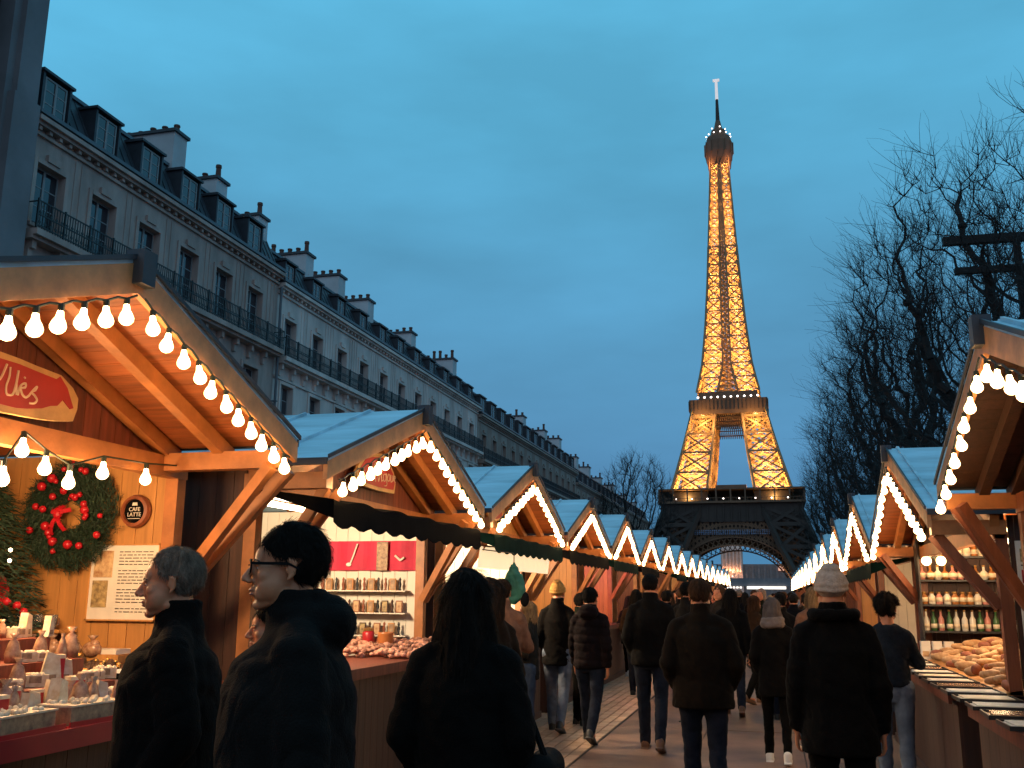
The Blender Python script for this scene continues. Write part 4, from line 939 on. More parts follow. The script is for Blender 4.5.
    put('trousers', MESHES[kt], 'trousers_black' if legs == 'leggings' else legs, t)
    ks = ('s', round(a, 2))
    if ks not in MESHES:
        for nm, (hip, kn, an) in (('l', lL), ('r', lR)):
            mb = MB(); pitch = 0 if an.z < .12 else min(.9, (an.z-.085)*5)
            rot = Matrix.Rotation(-pitch, 3, 'X'); q = lambda x, y, z: an+rot @ V((x, y, z))
            mb.limb([(q(0, -.01, -.0), .046), (q(0, -.02, -.045), .044)], 12); mb.limb([(q(0, -.02, -.05), .042), (q(0, .08, -.055), .042), (q(0, .15, -.062), .034)], 12)
            mb.box(q(0, .055, -.078), (.085, .27, .018), rot)
            MESHES[('s'+nm, round(a, 2))] = fuse(mb, .008, 2, 'shoe')
        MESHES[ks] = 1
    for nm in 'lr': put('shoe', MESHES[('s'+nm, round(a, 2))], shoe, t)
    if scarf:
        mb = MB()
        for i in range(18):
            a0, a1 = 2*PI*i/18, 2*PI*(i+1)/18
            for dz2, rr in ((0, .045), (.045, .036)): mb.tube((.095*math.cos(a0), -.01+.095*math.sin(a0)+lean*.7, Z(1.475+dz2)), (.095*math.cos(a1), -.01+.095*math.sin(a1)+lean*.7, Z(1.475+dz2)), rr, rr, 8)
            mb.ball((.095*math.cos(a0), -.01+.095*math.sin(a0)+lean*.7, Z(1.475)), .045, 8, 6)
        if scarf == 'scarf_check': mb.limb([((.02, .11, Z(1.45)), .04), ((.03, .17, Z(1.30)), .045), ((.03, .17, Z(1.15)), .03)], 10)
        me = fuse(mb, .010, 3, 'scarf'); displace(me, wrinkle(seed+9, .010)); put('scarf', me, scarf, t)
    if face:
        rot = Matrix.Rotation(yaw, 3, 'Z') @ Matrix.Rotation(tilt, 3, 'X'); P_ = lambda x, y, z: hd+rot @ V((x, y, z))*HK
        for s in (-1, 1):
            mb = MB(); mb.ball(P_(s*.031, .0735, -.002), (.0115, .0085, .0055), 12, 8, rot); e_ = mb.build('eye', 'eye_white', t, True)
            mb = MB(); mb.ball(P_(s*.031, .0795, -.002), (.0048, .0034, .0046), 10, 6, rot); mb.build('iris', 'iris', e_, True)
            mb = MB(); mb.limb([(P_(s*.014, .089, .0155), .0026), (P_(s*.03, .0865, .020), .003), (P_(s*.047, .076, .016), .002)], 8); mb.build('eyebrow', 'brow', t, True)
        mb = MB(); mb.ball(P_(0, .0885, -.0595), (.021, .0085, .0045), 14, 8, rot); mb.ball(P_(0, .0860, -.070), (.018, .0085, .0052), 14, 8, rot); mb.build('lips', 'lips', t, True)
        if face == 'glasses':
            mb = MB()
            for s in (-1, 1):
                pts = [P_(s*(.033+.026*math.cos(q)*(1 if abs(math.cos(q)) < .7 else .98)), .0995-.004*abs(math.cos(q)), .001+.019*math.sin(q)) for q in [i*PI/10 for i in range(21)]]
                mb.path(pts, .0026, 6); mb.beam(P_(s*.059, .096, .010), P_(s*.0815, .0, .012), .0035, .008); mb.beam(P_(s*.0815, .0, .012), P_(s*.083, -.03, -.002), .003, .006)
                mb.limb([(P_(s*.010, .098, .016), .003), (P_(s*.058, .096, .018), .0034)], 6)
            mb.tube(P_(-.009, .1015, .006), P_(.009, .1015, .006), .0024, n=6); gq = mb.build('glasses', 'frame_black', t)
            mb = MB()
            for s in (-1, 1): mb.prism([(0, 0)]*0+[(s*.033+.024*math.cos(i*PI/8), .001+.017*math.sin(i*PI/8)) for i in range(16)], 'y', .0965, .0985)
            mb.v = [tuple(P_(*v)) for v in mb.v]; mb.build('lens', 'lens', gq)
    return t
# ------------------------------------------------------------------ the crowd
P_ = person
P_('grey-haired man in a black coat, face in profile, looking over the nearest left counter', (-2.19, 3.30, 0), 209, 1.80, 'coat_black', 'trousers_black', 'shoe_black', 'hair_grey', 'receding', 1.3, hem=.72, arms='pocket', seed=2, face='plain', vox=.010, group=None, tilt=-.03)
P_('man with dark-framed glasses and dark hair in a hooded jacket, profile at front left', (-1.42, 2.75, 0), 210, 1.845, 'coat_charcoal', 'trousers_black', 'shoe_black', 'hair_dark', 'short', 1.36, hem=.76, arms='down', hood='down', seed=3, face='glasses', vox=.010, group=None, tilt=.03)
P_('person in a checked scarf, face half hidden behind the man with glasses', (-2.13, 3.98, 0), 215, 1.60, 'coat_black', 'trousers_black', 'shoe_black', 'hair_dark', 'short', 1.0, arms='pocket', scarf='scarf_check', seed=4, face='plain', group=None)
P_('woman with long dark hair in a wide black coat, seen from behind at front', (-1.22, 3.85, 0), 96, 1.73, 'coat_black', 'trousers_black', 'shoe_black', 'hair_dark', 'long', 1.12, hem=.42, arms='pocket', seed=5, vox=.010, group=None)
P_('person with brown hair just beyond the long-haired woman, turned to the left stalls', (-1.90, 6.55, 0), 150, 1.74, 'coat_brown', 'trousers_black', 'shoe_black', 'hair_brown', 'bob', .95, arms='pocket', seed=6)
P_('man in a tan jacket facing the white-lit left stall', (-2.62, 9.45, 0), 112, 1.78, 'coat_tan', 'trousers_black', 'shoe_black', 'hair_brown', 'short', 1.05, arms='front', seed=7)
P_('walker in a yellow knit cap, dark coat and light blue jeans', (-2.66, 12.2, 0), 88, 1.80, 'coat_black', 'jeans_pale', 'shoe_black', 'hair_brown', 'cap', .98, hem=.78, stride=.36, arms='pocket', cap='beanie_yellow', seed=8)
P_('walker in a plum-dark quilted jacket and dark jeans, with the pavement at his feet', (-2.12, 11.5, 0), 84, 1.74, 'coat_plum', 'jeans_dark', 'shoe_black', 'hair_dark', 'short', 1.05, hem=.84, stride=.5, arms='down', hood='down', puff=True, seed=9)
P_('person with a turned face behind the quilted-jacket walker', (-2.50, 12.9, 0), 40, 1.66, 'coat_green', 'trousers_black', 'shoe_black', 'hair_dark', 'short', .95, arms='pocket', seed=10)
P_('small blond child by the counter, left of the yellow cap', (-2.72, 10.95, 0), 190, 1.56, 'coat_grey', 'jeans', 'shoe_black', 'hair_blond', 'bob', .9, arms='front', seed=11)
P_('tall man in a dark jacket and tan shoes in mid-lane, left of centre', (-1.36, 11.1, 0), 90, 1.88, 'coat_black', 'jeans_dark', 'shoe_brown', 'hair_dark', 'crew', 1.12, hem=.84, stride=.34, arms='pocket', seed=12)
P_('distant woman with loose dark hair and white-soled shoes, walking on the pavement', (-2.98, 20.6, 0), 75, 1.62, 'coat_charcoal', 'leggings', 'shoe_white', 'hair_dark', 'long', .95, hem=.72, stride=.3, arms='pocket', seed=13)
P_('broad man in a plain dark brown jacket and blue jeans, centre of the lane', (-.58, 7.9, 0), 92, 1.77, 'coat_umber', 'jeans_dark', 'shoe_black', 'hair_brown', 'short', 1.24, hem=.80, stride=.22, arms='pocket', seed=14, collar=True, vox=.010)
P_('person whose cheek shows, between the tall man and the broad brown jacket', (-1.16, 13.5, 0), 60, 1.82, 'coat_charcoal', 'trousers_black', 'shoe_black', 'hair_dark', 'short', 1.0, stride=.3, arms='pocket', seed=15)
P_('long-haired person in black just right of the broad brown jacket', (-.64, 14.6, 0), 92, 1.75, 'coat_black', 'jeans_dark', 'shoe_brown', 'hair_dark', 'long', 1.05, stride=.4, arms='down', seed=16)
P_('person with reddish face turned right, ahead of the hooded woman', (-.36, 16.3, 0), 40, 1.65, 'coat_brown', 'trousers_black', 'shoe_brown', 'hair_brown', 'bob', 1.0, stride=.35, arms='pocket', seed=17)
P_('woman in a grey scarf, black leggings and white sneakers', (-.05, 10.7, 0), 88, 1.62, 'coat_black', 'leggings', 'shoe_white', 'scarf_grey', 'bob', .98, hem=.70, stride=.2, arms='pocket', scarf='scarf_grey', seed=18)
P_('broad man in a pale knit cap and big black coat, at right front', (.32, 6.2, 0), 92, 1.80, 'coat_black', 'trousers_black', 'shoe_black', 'hair_grey', 'cap', 1.10, hem=.74, stride=.12, arms='down', hood='fur', cap='beanie_pale', seed=19, vox=.010)
P_('blond person just ahead of the man in the pale cap', (.45, 13.2, 0), 92, 1.75, 'coat_tan', 'trousers_black', 'shoe_black', 'hair_blond', 'bob', 1.0, stride=.2, arms='pocket', seed=20)
P_('youth in a dark sweater and pale jeans leaning at the right display counter', (.93, 9.3, 0), 80, 1.66, 'sweater', 'jeans_pale', 'shoe_black', 'hair_dark', 'curly', .92, hem=.94, stride=.12, arms='reach', seed=21, collar=False)
rp = random.Random(77)
FAR = [(-1.75, 16.4, 'coat_black', 'hair_dark'), (.05, 14.2, 'coat_charcoal', 'hair_dark'), (-.95, 17.6, 'coat_grey', 'hair_brown'), (.85, 15.3, 'coat_black', 'hair_dark'), (-2.0, 19.2, 'coat_black', 'hair_brown'), (.3, 18.8, 'coat_navy', 'hair_dark'), (-1.5, 23.3, 'coat_charcoal', 'hair_dark'), (-.5, 23.8, 'coat_black', 'hair_brown'), (.7, 24.4, 'coat_brown', 'hair_dark'), (-2.6, 26.5, 'coat_tan', 'hair_dark'), (-1.0, 28.2, 'coat_black', 'hair_grey'), (.1, 30.2, 'coat_grey', 'hair_dark'), (-2.3, 16.8, 'coat_brown', 'hair_dark'), (-1.6, 17.5, 'coat_black', 'hair_brown'), (.55, 17.2, 'coat_maroon', 'hair_brown'), (-2.2, 23.6, 'coat_tan', 'hair_dark'), (-1.2, 20.9, 'coat_black', 'hair_dark'), (-.3, 21.8, 'coat_green', 'hair_grey'), (.6, 21.5, 'coat_grey', 'hair_dark'),
       (-1.8, 26.0, 'coat_grey', 'hair_blond'), (-.8, 27.0, 'coat_navy', 'hair_dark'), (.2, 27.6, 'coat_maroon', 'hair_brown'), (-2.4, 30.2, 'coat_black', 'hair_brown'), (.75, 28.5, 'coat_tan', 'hair_dark'), (-1.3, 33.0, 'coat_brown', 'hair_dark'), (-.2, 34.2, 'coat_black', 'hair_blond'), (.5, 36.8, 'coat_charcoal', 'hair_dark'),
       (-2.1, 38.0, 'coat_navy', 'hair_grey'), (-.9, 40.6, 'coat_tan', 'hair_dark'), (-1.7, 45.7, 'coat_black', 'hair_dark'), (0, 46.9, 'coat_brown', 'hair_brown'), (.6, 49.5, 'coat_black', 'hair_dark'), (-1.0, 53.3, 'coat_grey', 'hair_dark'), (-2.1, 57.1, 'coat_maroon', 'hair_dark'), (-.2, 60.9, 'coat_black', 'hair_dark')]
FAR.sort(key=lambda q: q[1]); NTH = ORD+['nineteenth', 'twentieth']+['twenty-'+q for q in ORD[:9]]+['thirtieth']+['thirty-'+q for q in ORD[:9]]
NM = dict(coat_brown='brown', coat_black='black', coat_maroon='maroon', coat_tan='tan', coat_green='dark green', coat_grey='grey', coat_navy='navy', coat_charcoal='charcoal')
HN = dict(hair_dark='dark', hair_brown='brown', hair_grey='grey', hair_blond='blond')
for i, (a, b, c, h) in enumerate(FAR):
    where = 'on the left of the lane' if a < -1.5 else ('in mid-lane' if a < 0 else 'close to the right stalls')
    st = ['short', 'bob', 'short', 'long', 'crew'][i % 5]
    P_('%s of the distant crowd, %s coat, %s hair, %s' % (NTH[i], NM[c], HN[h], where), (a, b, 0), 90+rp.choice((-50, -8, 0, 5, 10, 60, 180, 200, 150)), rp.uniform(1.62, 1.82), c, rp.choice(('jeans_dark', 'trousers_black')), 'shoe_black', h, st,
       (1.0, 1.1)[i % 2], stride=.3, arms=('pocket', 'down', 'front')[i % 3], seed=30+(i % 2), vox=.016, group='distant crowd in the lane')
# woman's shoulder bag
bg_ = MB(); bg_.limb([((0, 0, 0), .07), ((0, .16, 0), .07)], 12); bg_.limb([((0, 0, -.10), .085), ((0, .16, -.10), .085)], 12)
bo = put('shoulder_bag', fuse(bg_, .012, 4, 'shoulder_bag'), 'bag_black', None, (-.92, 3.88, .98)); tag(bo, 'soft black shoulder bag at the right hip of the long-haired woman', 'bag')
s_ = MB(); s_.path([(.02, 0, .06), (-.05, -.02, .25), (-.16, -.03, .40)], .014); s_.build('strap', 'bag_black', bo)
# ------------------------------------------------------------------ first stall: wreath, tree, menu, plaque, goods
WY = 5.55
mat('fir', (.018, .045, .022), .7, var=.5, vscale=30); mat('berry_red', (.45, .012, .02), .22); mat('ribbon', (.5, .01, .02), .4); mat('gold', (.75, .42, .12), .25, metal=.8)
mat('paper_white', (.78, .72, .62), .7, var=.08, vscale=10); mat('ink', (.05, .04, .035), .8); mat('photo_brown', (.35, .16, .07), .5, var=.8, vscale=22, col2=(.75, .55, .30)); mat('photo_green', (.15, .10, .05), .5, var=.8, vscale=25, col2=(.6, .45, .2))
def fir_ring(mb, c, R, r, n, rg, ny=.6):
    for i in range(n):
        a = rg.uniform(0, 2*PI); b = rg.uniform(0, 2*PI); q = rg.uniform(.3, 1)*r
        p = Vector((c[0]+(R+q*math.cos(b))*math.cos(a), c[1]-abs(q*math.sin(b))*ny-.01, c[2]+(R+q*math.cos(b))*math.sin(a)))
        d = Vector((math.cos(a+1.0)*.9+rg.gauss(0, .5), -abs(rg.gauss(0, .5)), math.sin(a+1.0)*.9+rg.gauss(0, .5))).normalized(); L = rg.uniform(.04, .08); s_ = d.orthogonal().normalized()*.004
        e = p+d*L; mb.add([p+s_, p-s_, e], [(0, 1, 2)])
        for k in range(5):
            t = p+d*L*k/5; w = (Matrix.Rotation(rg.uniform(0, 6.28), 3, d) @ s_).normalized(); f = (w+d*.7).normalized()*.026; s2 = f.cross(d).normalized()*.0022
            mb.add([t+s2, t-s2, t+f], [(0, 1, 2)])
rg = random.Random(9)
wr = thing('christmas_wreath', 'fir wreath with red baubles and a red bow, hanging on the orange plank wall', 'wreath', (-4.50, WY-.03, 2.14), 0)
mb = MB(); fir_ring(mb, (0, 0, 0), .225, .14, 4200, rg); mb.build('branches', 'fir', wr, fix=False)
for i in range(30):
    a = rg.uniform(0, 2*PI); R = rg.uniform(.13, .32); mb = MB(); mb.ball((R*math.cos(a), -.10-rg.uniform(0, .03), R*math.sin(a)), rg.choice((.018, .024, .03)), 14, 10); mb.build('bauble', 'berry_red', wr, True)
mb = MB()
for a, L in ((.4, .08), (2.7, .08), (-1.2, .11), (-2.0, .14), (1.2, .06), (2.0, .06)):
    d = Vector((math.cos(a), 0, math.sin(a))); pr = Vector((0, -.13, 0))
    for k in range(5): q = d*L*(k+1)/5+Vector((0, -.13-.03*math.sin((k+1)*.7), 0)); mb.beam(pr, q, .028, .006, (0, 1, 0)); pr = q
mb.ball((0, -.15, 0), .03, 10, 8); mb.build('bow', 'ribbon', wr)
mb = MB(); mb.b2((-.008, -.06, .1), (.008, -.05, .42)); mb.build('hanger', 'ribbon', wr)
tr = thing('christmas_tree', 'small dark decorated fir tree at the left end of the nearest stall', 'tree', (-4.98, 5.15, 1.07), 0)
mb = MB()
for i in range(7500):
    z = rg.uniform(.1, 1.42); R = .48*(1.46-z)**.6; a = rg.uniform(0, 2*PI); q = R*math.sqrt(rg.random()); p = Vector((q*math.cos(a), q*math.sin(a), z)); d = Vector((math.cos(a), math.sin(a), -.2+rg.gauss(0, .3))).normalized(); s_ = d.orthogonal().normalized()*.006; mb.add([p+s_, p-s_, p+d*.07], [(0, 1, 2)])
mb.build('crown', 'fir', tr, fix=False)
mb = MB(); mb.tube((0, 0, 0), (0, 0, 1.2), .03, .01); mb.lathe((0, 0, 0), [(.1, 0), (.13, .15), (.12, .15)], 14); mb.build('trunk', 'bark', tr)
for i in range(14): z = rg.uniform(.25, 1.25); R = .47*(1.46-z)**.6; a = rg.uniform(3.9, 6.4); mb = MB(); mb.ball((R*math.cos(a), R*math.sin(a), z), .026, 12, 8); mb.build('bauble', 'berry_red', tr, True)
for i in range(9): z = rg.uniform(.25, 1.25); R = .49*(1.46-z)**.6; a = rg.uniform(3.9, 6.4); mb = MB(); mb.ball((R*math.cos(a), R*math.sin(a), z), .012, 8, 6); mb.build('fairy_light', 'lamp_lit', tr, True)
mn = thing('menu_board', 'white menu sheet with two food photos and lines of print, on the plank wall', 'menu', (-4.09, WY-.002, 1.71), 0)
mb = MB(); mb.b2((-.24, -.02, -.235), (.26, -.005, .235)); mb.build('sheet', 'paper_white', mn)
mb = MB()
for a, b in (((-.25, -.245), (.27, -.235)), ((-.25, .235), (.27, .245)), ((-.25, -.245), (-.24, .245)), ((.26, -.245), (.27, .245))): mb.b2((a[0], -.026, a[1]), (b[0], -.004, b[1]))
mb.build('frame', 'wood_light', mn)
mb = MB(); mb.b2((-.215, -.024, .03), (-.075, -.0205, .20)); mb.build('food_photo', 'photo_brown', mn)
mb = MB(); mb.b2((-.215, -.024, -.16), (-.10, -.0205, .01)); mb.build('food_photo', 'photo_green', mn)
mb = MB()
for i in range(20):
    z = .19-i*.020; x = -.03
    if i % 6 == 5: continue
    while x < .20: w = rg.uniform(.015, .05); mb.b2((x, -.0225, z), (min(.22, x+w), -.0205, z+.0055)); x += w+.01
mb.build('print', 'ink', mn)
pq = thing('round_plaque', 'round wooden plaque with white lettering on a black disc', 'plaque', (-4.03, WY, 2.165), 0)
rx = Matrix.Rotation(PI/2, 3, 'X')
mb = MB(); mb.lathe((0, 0, 0), [(.105, 0), (.11, .02), (.10, .045), (.08, .05), (.076, .03)], 32, rx); mb.build('rim', 'wood_post_red', pq)
mb = MB(); mb.lathe((0, 0, 0), [(.078, .0), (.078, .034)], 32, rx); mb.build('disc', 'awning_black', pq)
def text(s, size, loc, rot, m, parent, name='lettering', ext=.001):
    c = bpy.data.curves.new(name, 'FONT'); c.body = s; c.size = size; c.align_x = 'CENTER'; c.extrude = ext; o = bpy.data.objects.new(name, c); COL.objects.link(o)
    dg = bpy.context.evaluated_depsgraph_get(); dg.update(); me = bpy.data.meshes.new_from_object(o.evaluated_get(dg)); bpy.data.objects.remove(o); me.materials.clear()
    q = put(name, me, m, parent, loc); q.rotation_euler = rot; return q
text('CAFE', .036, (0, -.037, .0), (PI/2, 0, 0), 'paper_white', pq); text('LATTE', .036, (0, -.037, -.034), (PI/2, 0, 0), 'paper_white', pq)
mb = MB(); mb.b2((-.045, -.038, -.050), (.045, -.036, -.047)); mb.prism([(-.02, .036), (.02, .036), (.016, .056), (-.016, .056)], 'y', -.038, -.036); mb.build('emblem', 'paper_white', pq)
# low string of bulbs across the front of the nearest stall
ls = thing('light_string', 'low swag of round bulbs across the front of the nearest left stall', 'string lights', (-3.62, 3.40, 2.36), 0)
LB = [(0, .62, .0), (.02, .49, -.16), (0, .41, -.17), (0, .79, -.07), (-.02, 1.0, -.12), (0, 1.24, -.04), (0, 1.63, -.03), (0, .2, -.05), (0, .02, .0)]
mb = MB(); ps = sorted([(a, b, c+.075) for a, b, c in LB], key=lambda p: p[1]); mb.path([(0, -.5, .12)]+ps+[(0, 2.05, .08)], .006, 5); [mb.tube(p, (p[0], p[1], p[2]-.04), .014, n=6) for p in ps]; cbl = mb.build('cable', 'cable', ls, fix=False)
for p in ps: put('bulb', BULB, None, ls, (p[0], p[1], p[2]-.03))
lamp('string_glow', (-3.75, 4.2, 2.08), 60, (1, .60, .28), None, .12)
# goods on the first counter
TZ = 1.082
mat('card_pattern', (.50, .33, .18), .6, var=.9, vscale=26, col2=(.16, .09, .06)); mat('nougat', (.86, .76, .58), .45, var=.3, vscale=22, col2=(.62, .42, .22)); mat('wrap_clear', (.55, .34, .2), .2, var=.6, vscale=30, col2=(.22, .09, .05)); mat('tin_red', (.42, .015, .02), .35)
mat('jar_glass', (.32, .18, .10), .08, var=.5, vscale=20); mat('lid_gold', (.6, .36, .12), .3, metal=.9); mat('cone_brown', (.09, .045, .022), .6, var=.6, vscale=30, bump=.6); mat('glass_clear', (.75, .7, .62), .05, trans=.75)
def packet(loc, rz, s, where, kind):
    nm, lb = [('nougat_packet', 'cream wrapped wedge of nougat'), ('nougat_block', 'low nutty block of nougat'), ('sweets_pouch', 'pointed brown pouch of sweets'), ('cake_box', 'small upright red and cream cake box')][kind]
    t = thing(nm, '%s, %s' % (lb, where), nm.split('_')[1], loc, rz, 'packets on the nearest stall')
    b = MB()
    if kind == 0: b.prism([(-.055*s, 0), (.055*s, 0), (.035*s, .15*s), (-.025*s, .17*s)], 'y', -.028*s, .028*s); b.build('block', 'nougat', t)
    if kind == 1:
        b.b2((-.06*s, -.045*s, 0), (.06*s, .045*s, .06*s)); [b.ball((rg.uniform(-.05, .05)*s, rg.uniform(-.035, .035)*s, .06*s), .010, 7, 5) for _ in range(16)]; b.build('block', 'nougat', t)
    if kind == 2: b.loft([(0, 0, 0, .045*s, .03*s), (0, 0, .05*s, .05*s, .035*s), (0, 0, .12*s, .03*s, .018*s), (0, 0, .14*s, .008, .008), (0, 0, .17*s, .03*s, .01*s)], 12); b.build('pouch', 'wrap_clear', t, True)
    if kind == 3: b.b2((-.04*s, -.03*s, 0), (.04*s, .03*s, .13*s)); b.build('carton', 'tin_red', t); b = MB(); b.b2((-.042*s, -.032*s, .13*s), (.042*s, .032*s, .15*s)); b.build('lid', 'nougat', t)
    if kind != 2: b = MB(); b.b2((-.035*s, -.0335*s if kind == 3 else -.0300*s if kind == 0 else -.047*s, .02*s), (.025*s, -.0285*s if kind == 0 else -.0301*s if kind == 3 else -.0455*s, .055*s)); b.build('label', 'card_pattern', t)
k = 0
for row, (x, z, n) in enumerate(((-3.10, TZ+.04, 15), (-3.23, TZ+.04, 15), (-3.38, TZ+.13, 15), (-3.60, TZ+.23, 14), (-3.82, TZ+.33, 14))):
    for j in range(n):
        packet((x+rg.uniform(-.04, .04), 3.20+j*.085+rg.uniform(-.015, .015)+row*.06, z), rg.uniform(-.9, .9)+1.2, rg.uniform(.55, .95), '%s in the %s row of the stepped display' % (ORD[j], ['front', 'second', 'third', 'fourth', 'top'][row]), rg.choice((0, 0, 1, 2, 1, 0, 2, 2, 3, 2))); k += 1
rs = thing('display_riser', 'stepped cream riser carrying the nougat packets', 'stand', (-3.49, 3.85, TZ)); mb = MB()
for i, (x, h) in enumerate(((.33, .04), (.11, .13), (-.11, .23), (-.33, .33))): mb.b2((x-.11, -.75, 0), (x+.11, .62, h-.002))
mb.build('steps', 'wood_red', rs)
for i, (x, y, m_) in enumerate(((-2.99, 3.42, 'card_pattern'), (-2.99, 3.84, 'card_pattern'))):
    t = thing('gift_box', ['patterned box of sweets at the very front corner of the first counter', 'patterned box of sweets beside the folded paper on the first counter'][i], 'box', (x, y, TZ), .05-.1*i, 'gift boxes'); mb = MB(); mb.b2((-.09, -.16, .012), (.09, .16, .085)); mb.build('carton', m_, t)
    mb = MB(); mb.b2((-.095, -.165, .085), (.095, .165, .093)); [mb.ball((rg.uniform(-.08, .08), rg.uniform(-.15, .15), .097), .012, 8, 6) for _ in range(26)]; mb.build('lid', 'nougat', t)
    mb = MB(); mb.b2((-.12, -.19, 0), (.12, .19, .012)); mb.b2((.112, -.19, .012), (.12, .19, .03)); mb.build('tray', 'tin_red', t)
t = thing('paper_tray', 'flat cream paper tray near the grey-haired man', 'tray', (-3.10, 4.36, TZ), .2); mb = MB(); mb.b2((-.12, -.10, 0), (.12, .10, .02)); mb.b2((-.12, -.10, .02), (-.11, .10, .035)); mb.b2((.11, -.10, .02), (.12, .10, .035)); mb.build('tray_body', 'paper_white', t)
for i, (x, y, a) in enumerate(((-3.42, 4.62, .5), (-3.60, 4.86, .8))):
    t = thing('price_card', ['black-backed price card leaning in the dark cones', 'white folded card beside the dark cones'][i], 'card', (x, y, TZ+.03), a); mb = MB(); mb.add([(-.06, 0, 0), (.06, 0, 0), (.06, .05, .11), (-.06, .05, .11), (-.06, .004, 0), (.06, .004, 0), (.06, .054, .11), (-.06, .054, .11)], [(0, 1, 2, 3), (7, 6, 5, 4), (0, 4, 5, 1), (3, 2, 6, 7)]); mb.build('card_face', ['awning_black', 'paper_white'][i], t)
hp = MB()
for i in range(900):
    x = rg.uniform(-5.0, -3.3); y = rg.uniform(4.45, 5.5); h = max(0, (-3.3-x))*.10
    if x > -3.2 and y < 3.15: continue
    p = (x, y, TZ+.02+h+rg.uniform(0, .05)); s_ = rg.uniform(.016, .032); hp.ball(p, (s_, s_, s_*1.4), 7, 5, Matrix.Rotation(rg.uniform(0, 3), 3, 'X'))
tag(hp.build('ornament_heap', 'cone_brown', fix=False), 'dark heap of cones and small ornaments covering the first counter', 'ornaments', kind='stuff')
hp = MB()
for i in range(170):
    x = rg.uniform(-5.0, -3.3); y = rg.uniform(4.45, 5.5); h = max(0, (-3.3-x))*.10; s_ = rg.uniform(.010, .018); hp.ball((x, y, TZ+.07+h+rg.uniform(0, .03)), s_, 8, 6)
tag(hp.build('gold_bead_heap', 'gold', fix=False), 'scatter of small gilded beads over the dark cones', 'ornaments', kind='stuff')
mb = MB(); mb.prism([(-5.3, TZ-.6), (-4.15, TZ-.002), (-3.3, TZ-.002), (-3.3, TZ+.02), (-5.3, TZ+.16)], 'y', 4.4, 5.53); 
tag(mb.build('display_bed', 'wood_dark'), 'low dark wooden bed under the cones at the back of the first counter', 'display')
for i in range(5):
    t = thing('biscuit_bag', '%s clear bag of brown biscuits in the row behind the cones' % ORD[i], 'bag', (-4.72+i*.15, 5.34, TZ+.17), rg.uniform(-.2, .2), 'biscuit bags'); mb = MB(); mb.ball((0, 0, .045), (.07, .045, .05), 12, 8); mb.ball((.02, 0, .075), (.035, .03, .03), 10, 6); q_ = mb.build('bag', 'wrap_clear', t, True)
    mb = MB(); mb.lathe((0, 0, .095), [(.010, 0), (.012, .01), (.034, .035)], 10); mb.build('tied_neck', 'wrap_clear', t, True)
t = thing('wall_shelf', 'short orange wall shelf left of the menu sheet', 'shelf', (-4.72, WY-.10, 1.39)); mb = MB(); mb.b2((-.2, -.08, 0), (.32, .09, .02)); mb.b2((-.15, .03, -.1), (-.13, .09, 0)); mb.b2((.25, .03, -.1), (.27, .09, 0)); mb.build('board', 'wood_light', t)
for i in range(4):
    t = thing('glass_mug', '%s clear glass mug on the short wall shelf' % ORD[i], 'mug', (-4.86+i*.115, WY-.11, 1.411), 0, 'glass mugs'); mb = MB(); mb.lathe((0, 0, 0), [(.028, 0), (.034, .09), (.030, .09), (.024, .01)], 14); mb.build('cup', 'glass_clear', t, True); mb = MB(); mb.path([(.033, 0, .075), (.052, 0, .065), (.052, 0, .03), (.032, 0, .02)], .004, 6); mb.build('handle', 'glass_clear', t)
t = thing('round_tin', 'big round red tin lid propped up by the little fir tree', 'tin', (-4.80, 5.2, 1.62)); mb = MB(); mb.lathe((0, 0, 0), [(.14, 0), (.145, .03), (.13, .035), (.125, .028), (.02, .026)], 28, Matrix.Rotation(1.3, 3, 'X')); mb.build('lid', 'tin_red', t, False); mb = MB(); mb.ball((0, -.04, .01), .02, 10, 8); mb.build('knob', 'gold', t, True)
mb = MB(); mb.b2((-.012, .01, -.46), (.012, .03, -.02)); mb.b2((-.08, -.05, -.462), (.08, .09, -.445)); mb.build('stand', 'wood_dark', t)
t = thing('white_ledge_box', 'flat white box on a small wooden ledge under the menu sheet', 'box', (-4.06, 5.42, 1.27)); mb = MB(); mb.b2((-.11, -.07, 0), (.11, .07, .03)); mb.build('carton', 'paper_white', t); mb = MB(); mb.b2((-.14, -.09, -.2), (.14, .19, -.001)); mb.build('ledge', 'wood_light', t)
# ------------------------------------------------------------------ second stall
W2 = YL0+SL+1.69
bn = thing('banner', 'crimson cloth banner with pale marks across the top of the white shelves', 'banner', (-4.05, W2-.03, 2.03)); mb = MB()
for i in range(30):
    u, v = -.75+1.28*i/30, -.75+1.28*(i+1)/30; w = lambda a: -.012*math.sin(a*22); mb.add([(u, w(u), -.15), (v, w(v), -.15), (v, w(v), .15), (u, w(u), .15)], [(0, 1, 2, 3)])
mb.build('cloth', mat('crimson', (.55, .02, .06), .7, var=.2, vscale=4), bn, True, fix=False)
mb = MB(); mb.path([(-.2, -.03, -.10), (-.16, -.03, 0), (-.12, -.03, .12)], .008, 6); mb.ball((-.21, -.03, -.09), (.03, .006, .02)); mb.build('mark', 'paper_white', bn); mb = MB(); mb.path([(.30, -.03, .0), (.36, -.03, -.05), (.40, -.03, -.02)], .012, 6); mb.build('mark', 'paper_white', bn)
mb = MB(); mb.b2((.1, -.035, -.15), (.22, -.03, .14)); mb.build('picture', 'card_pattern', bn)
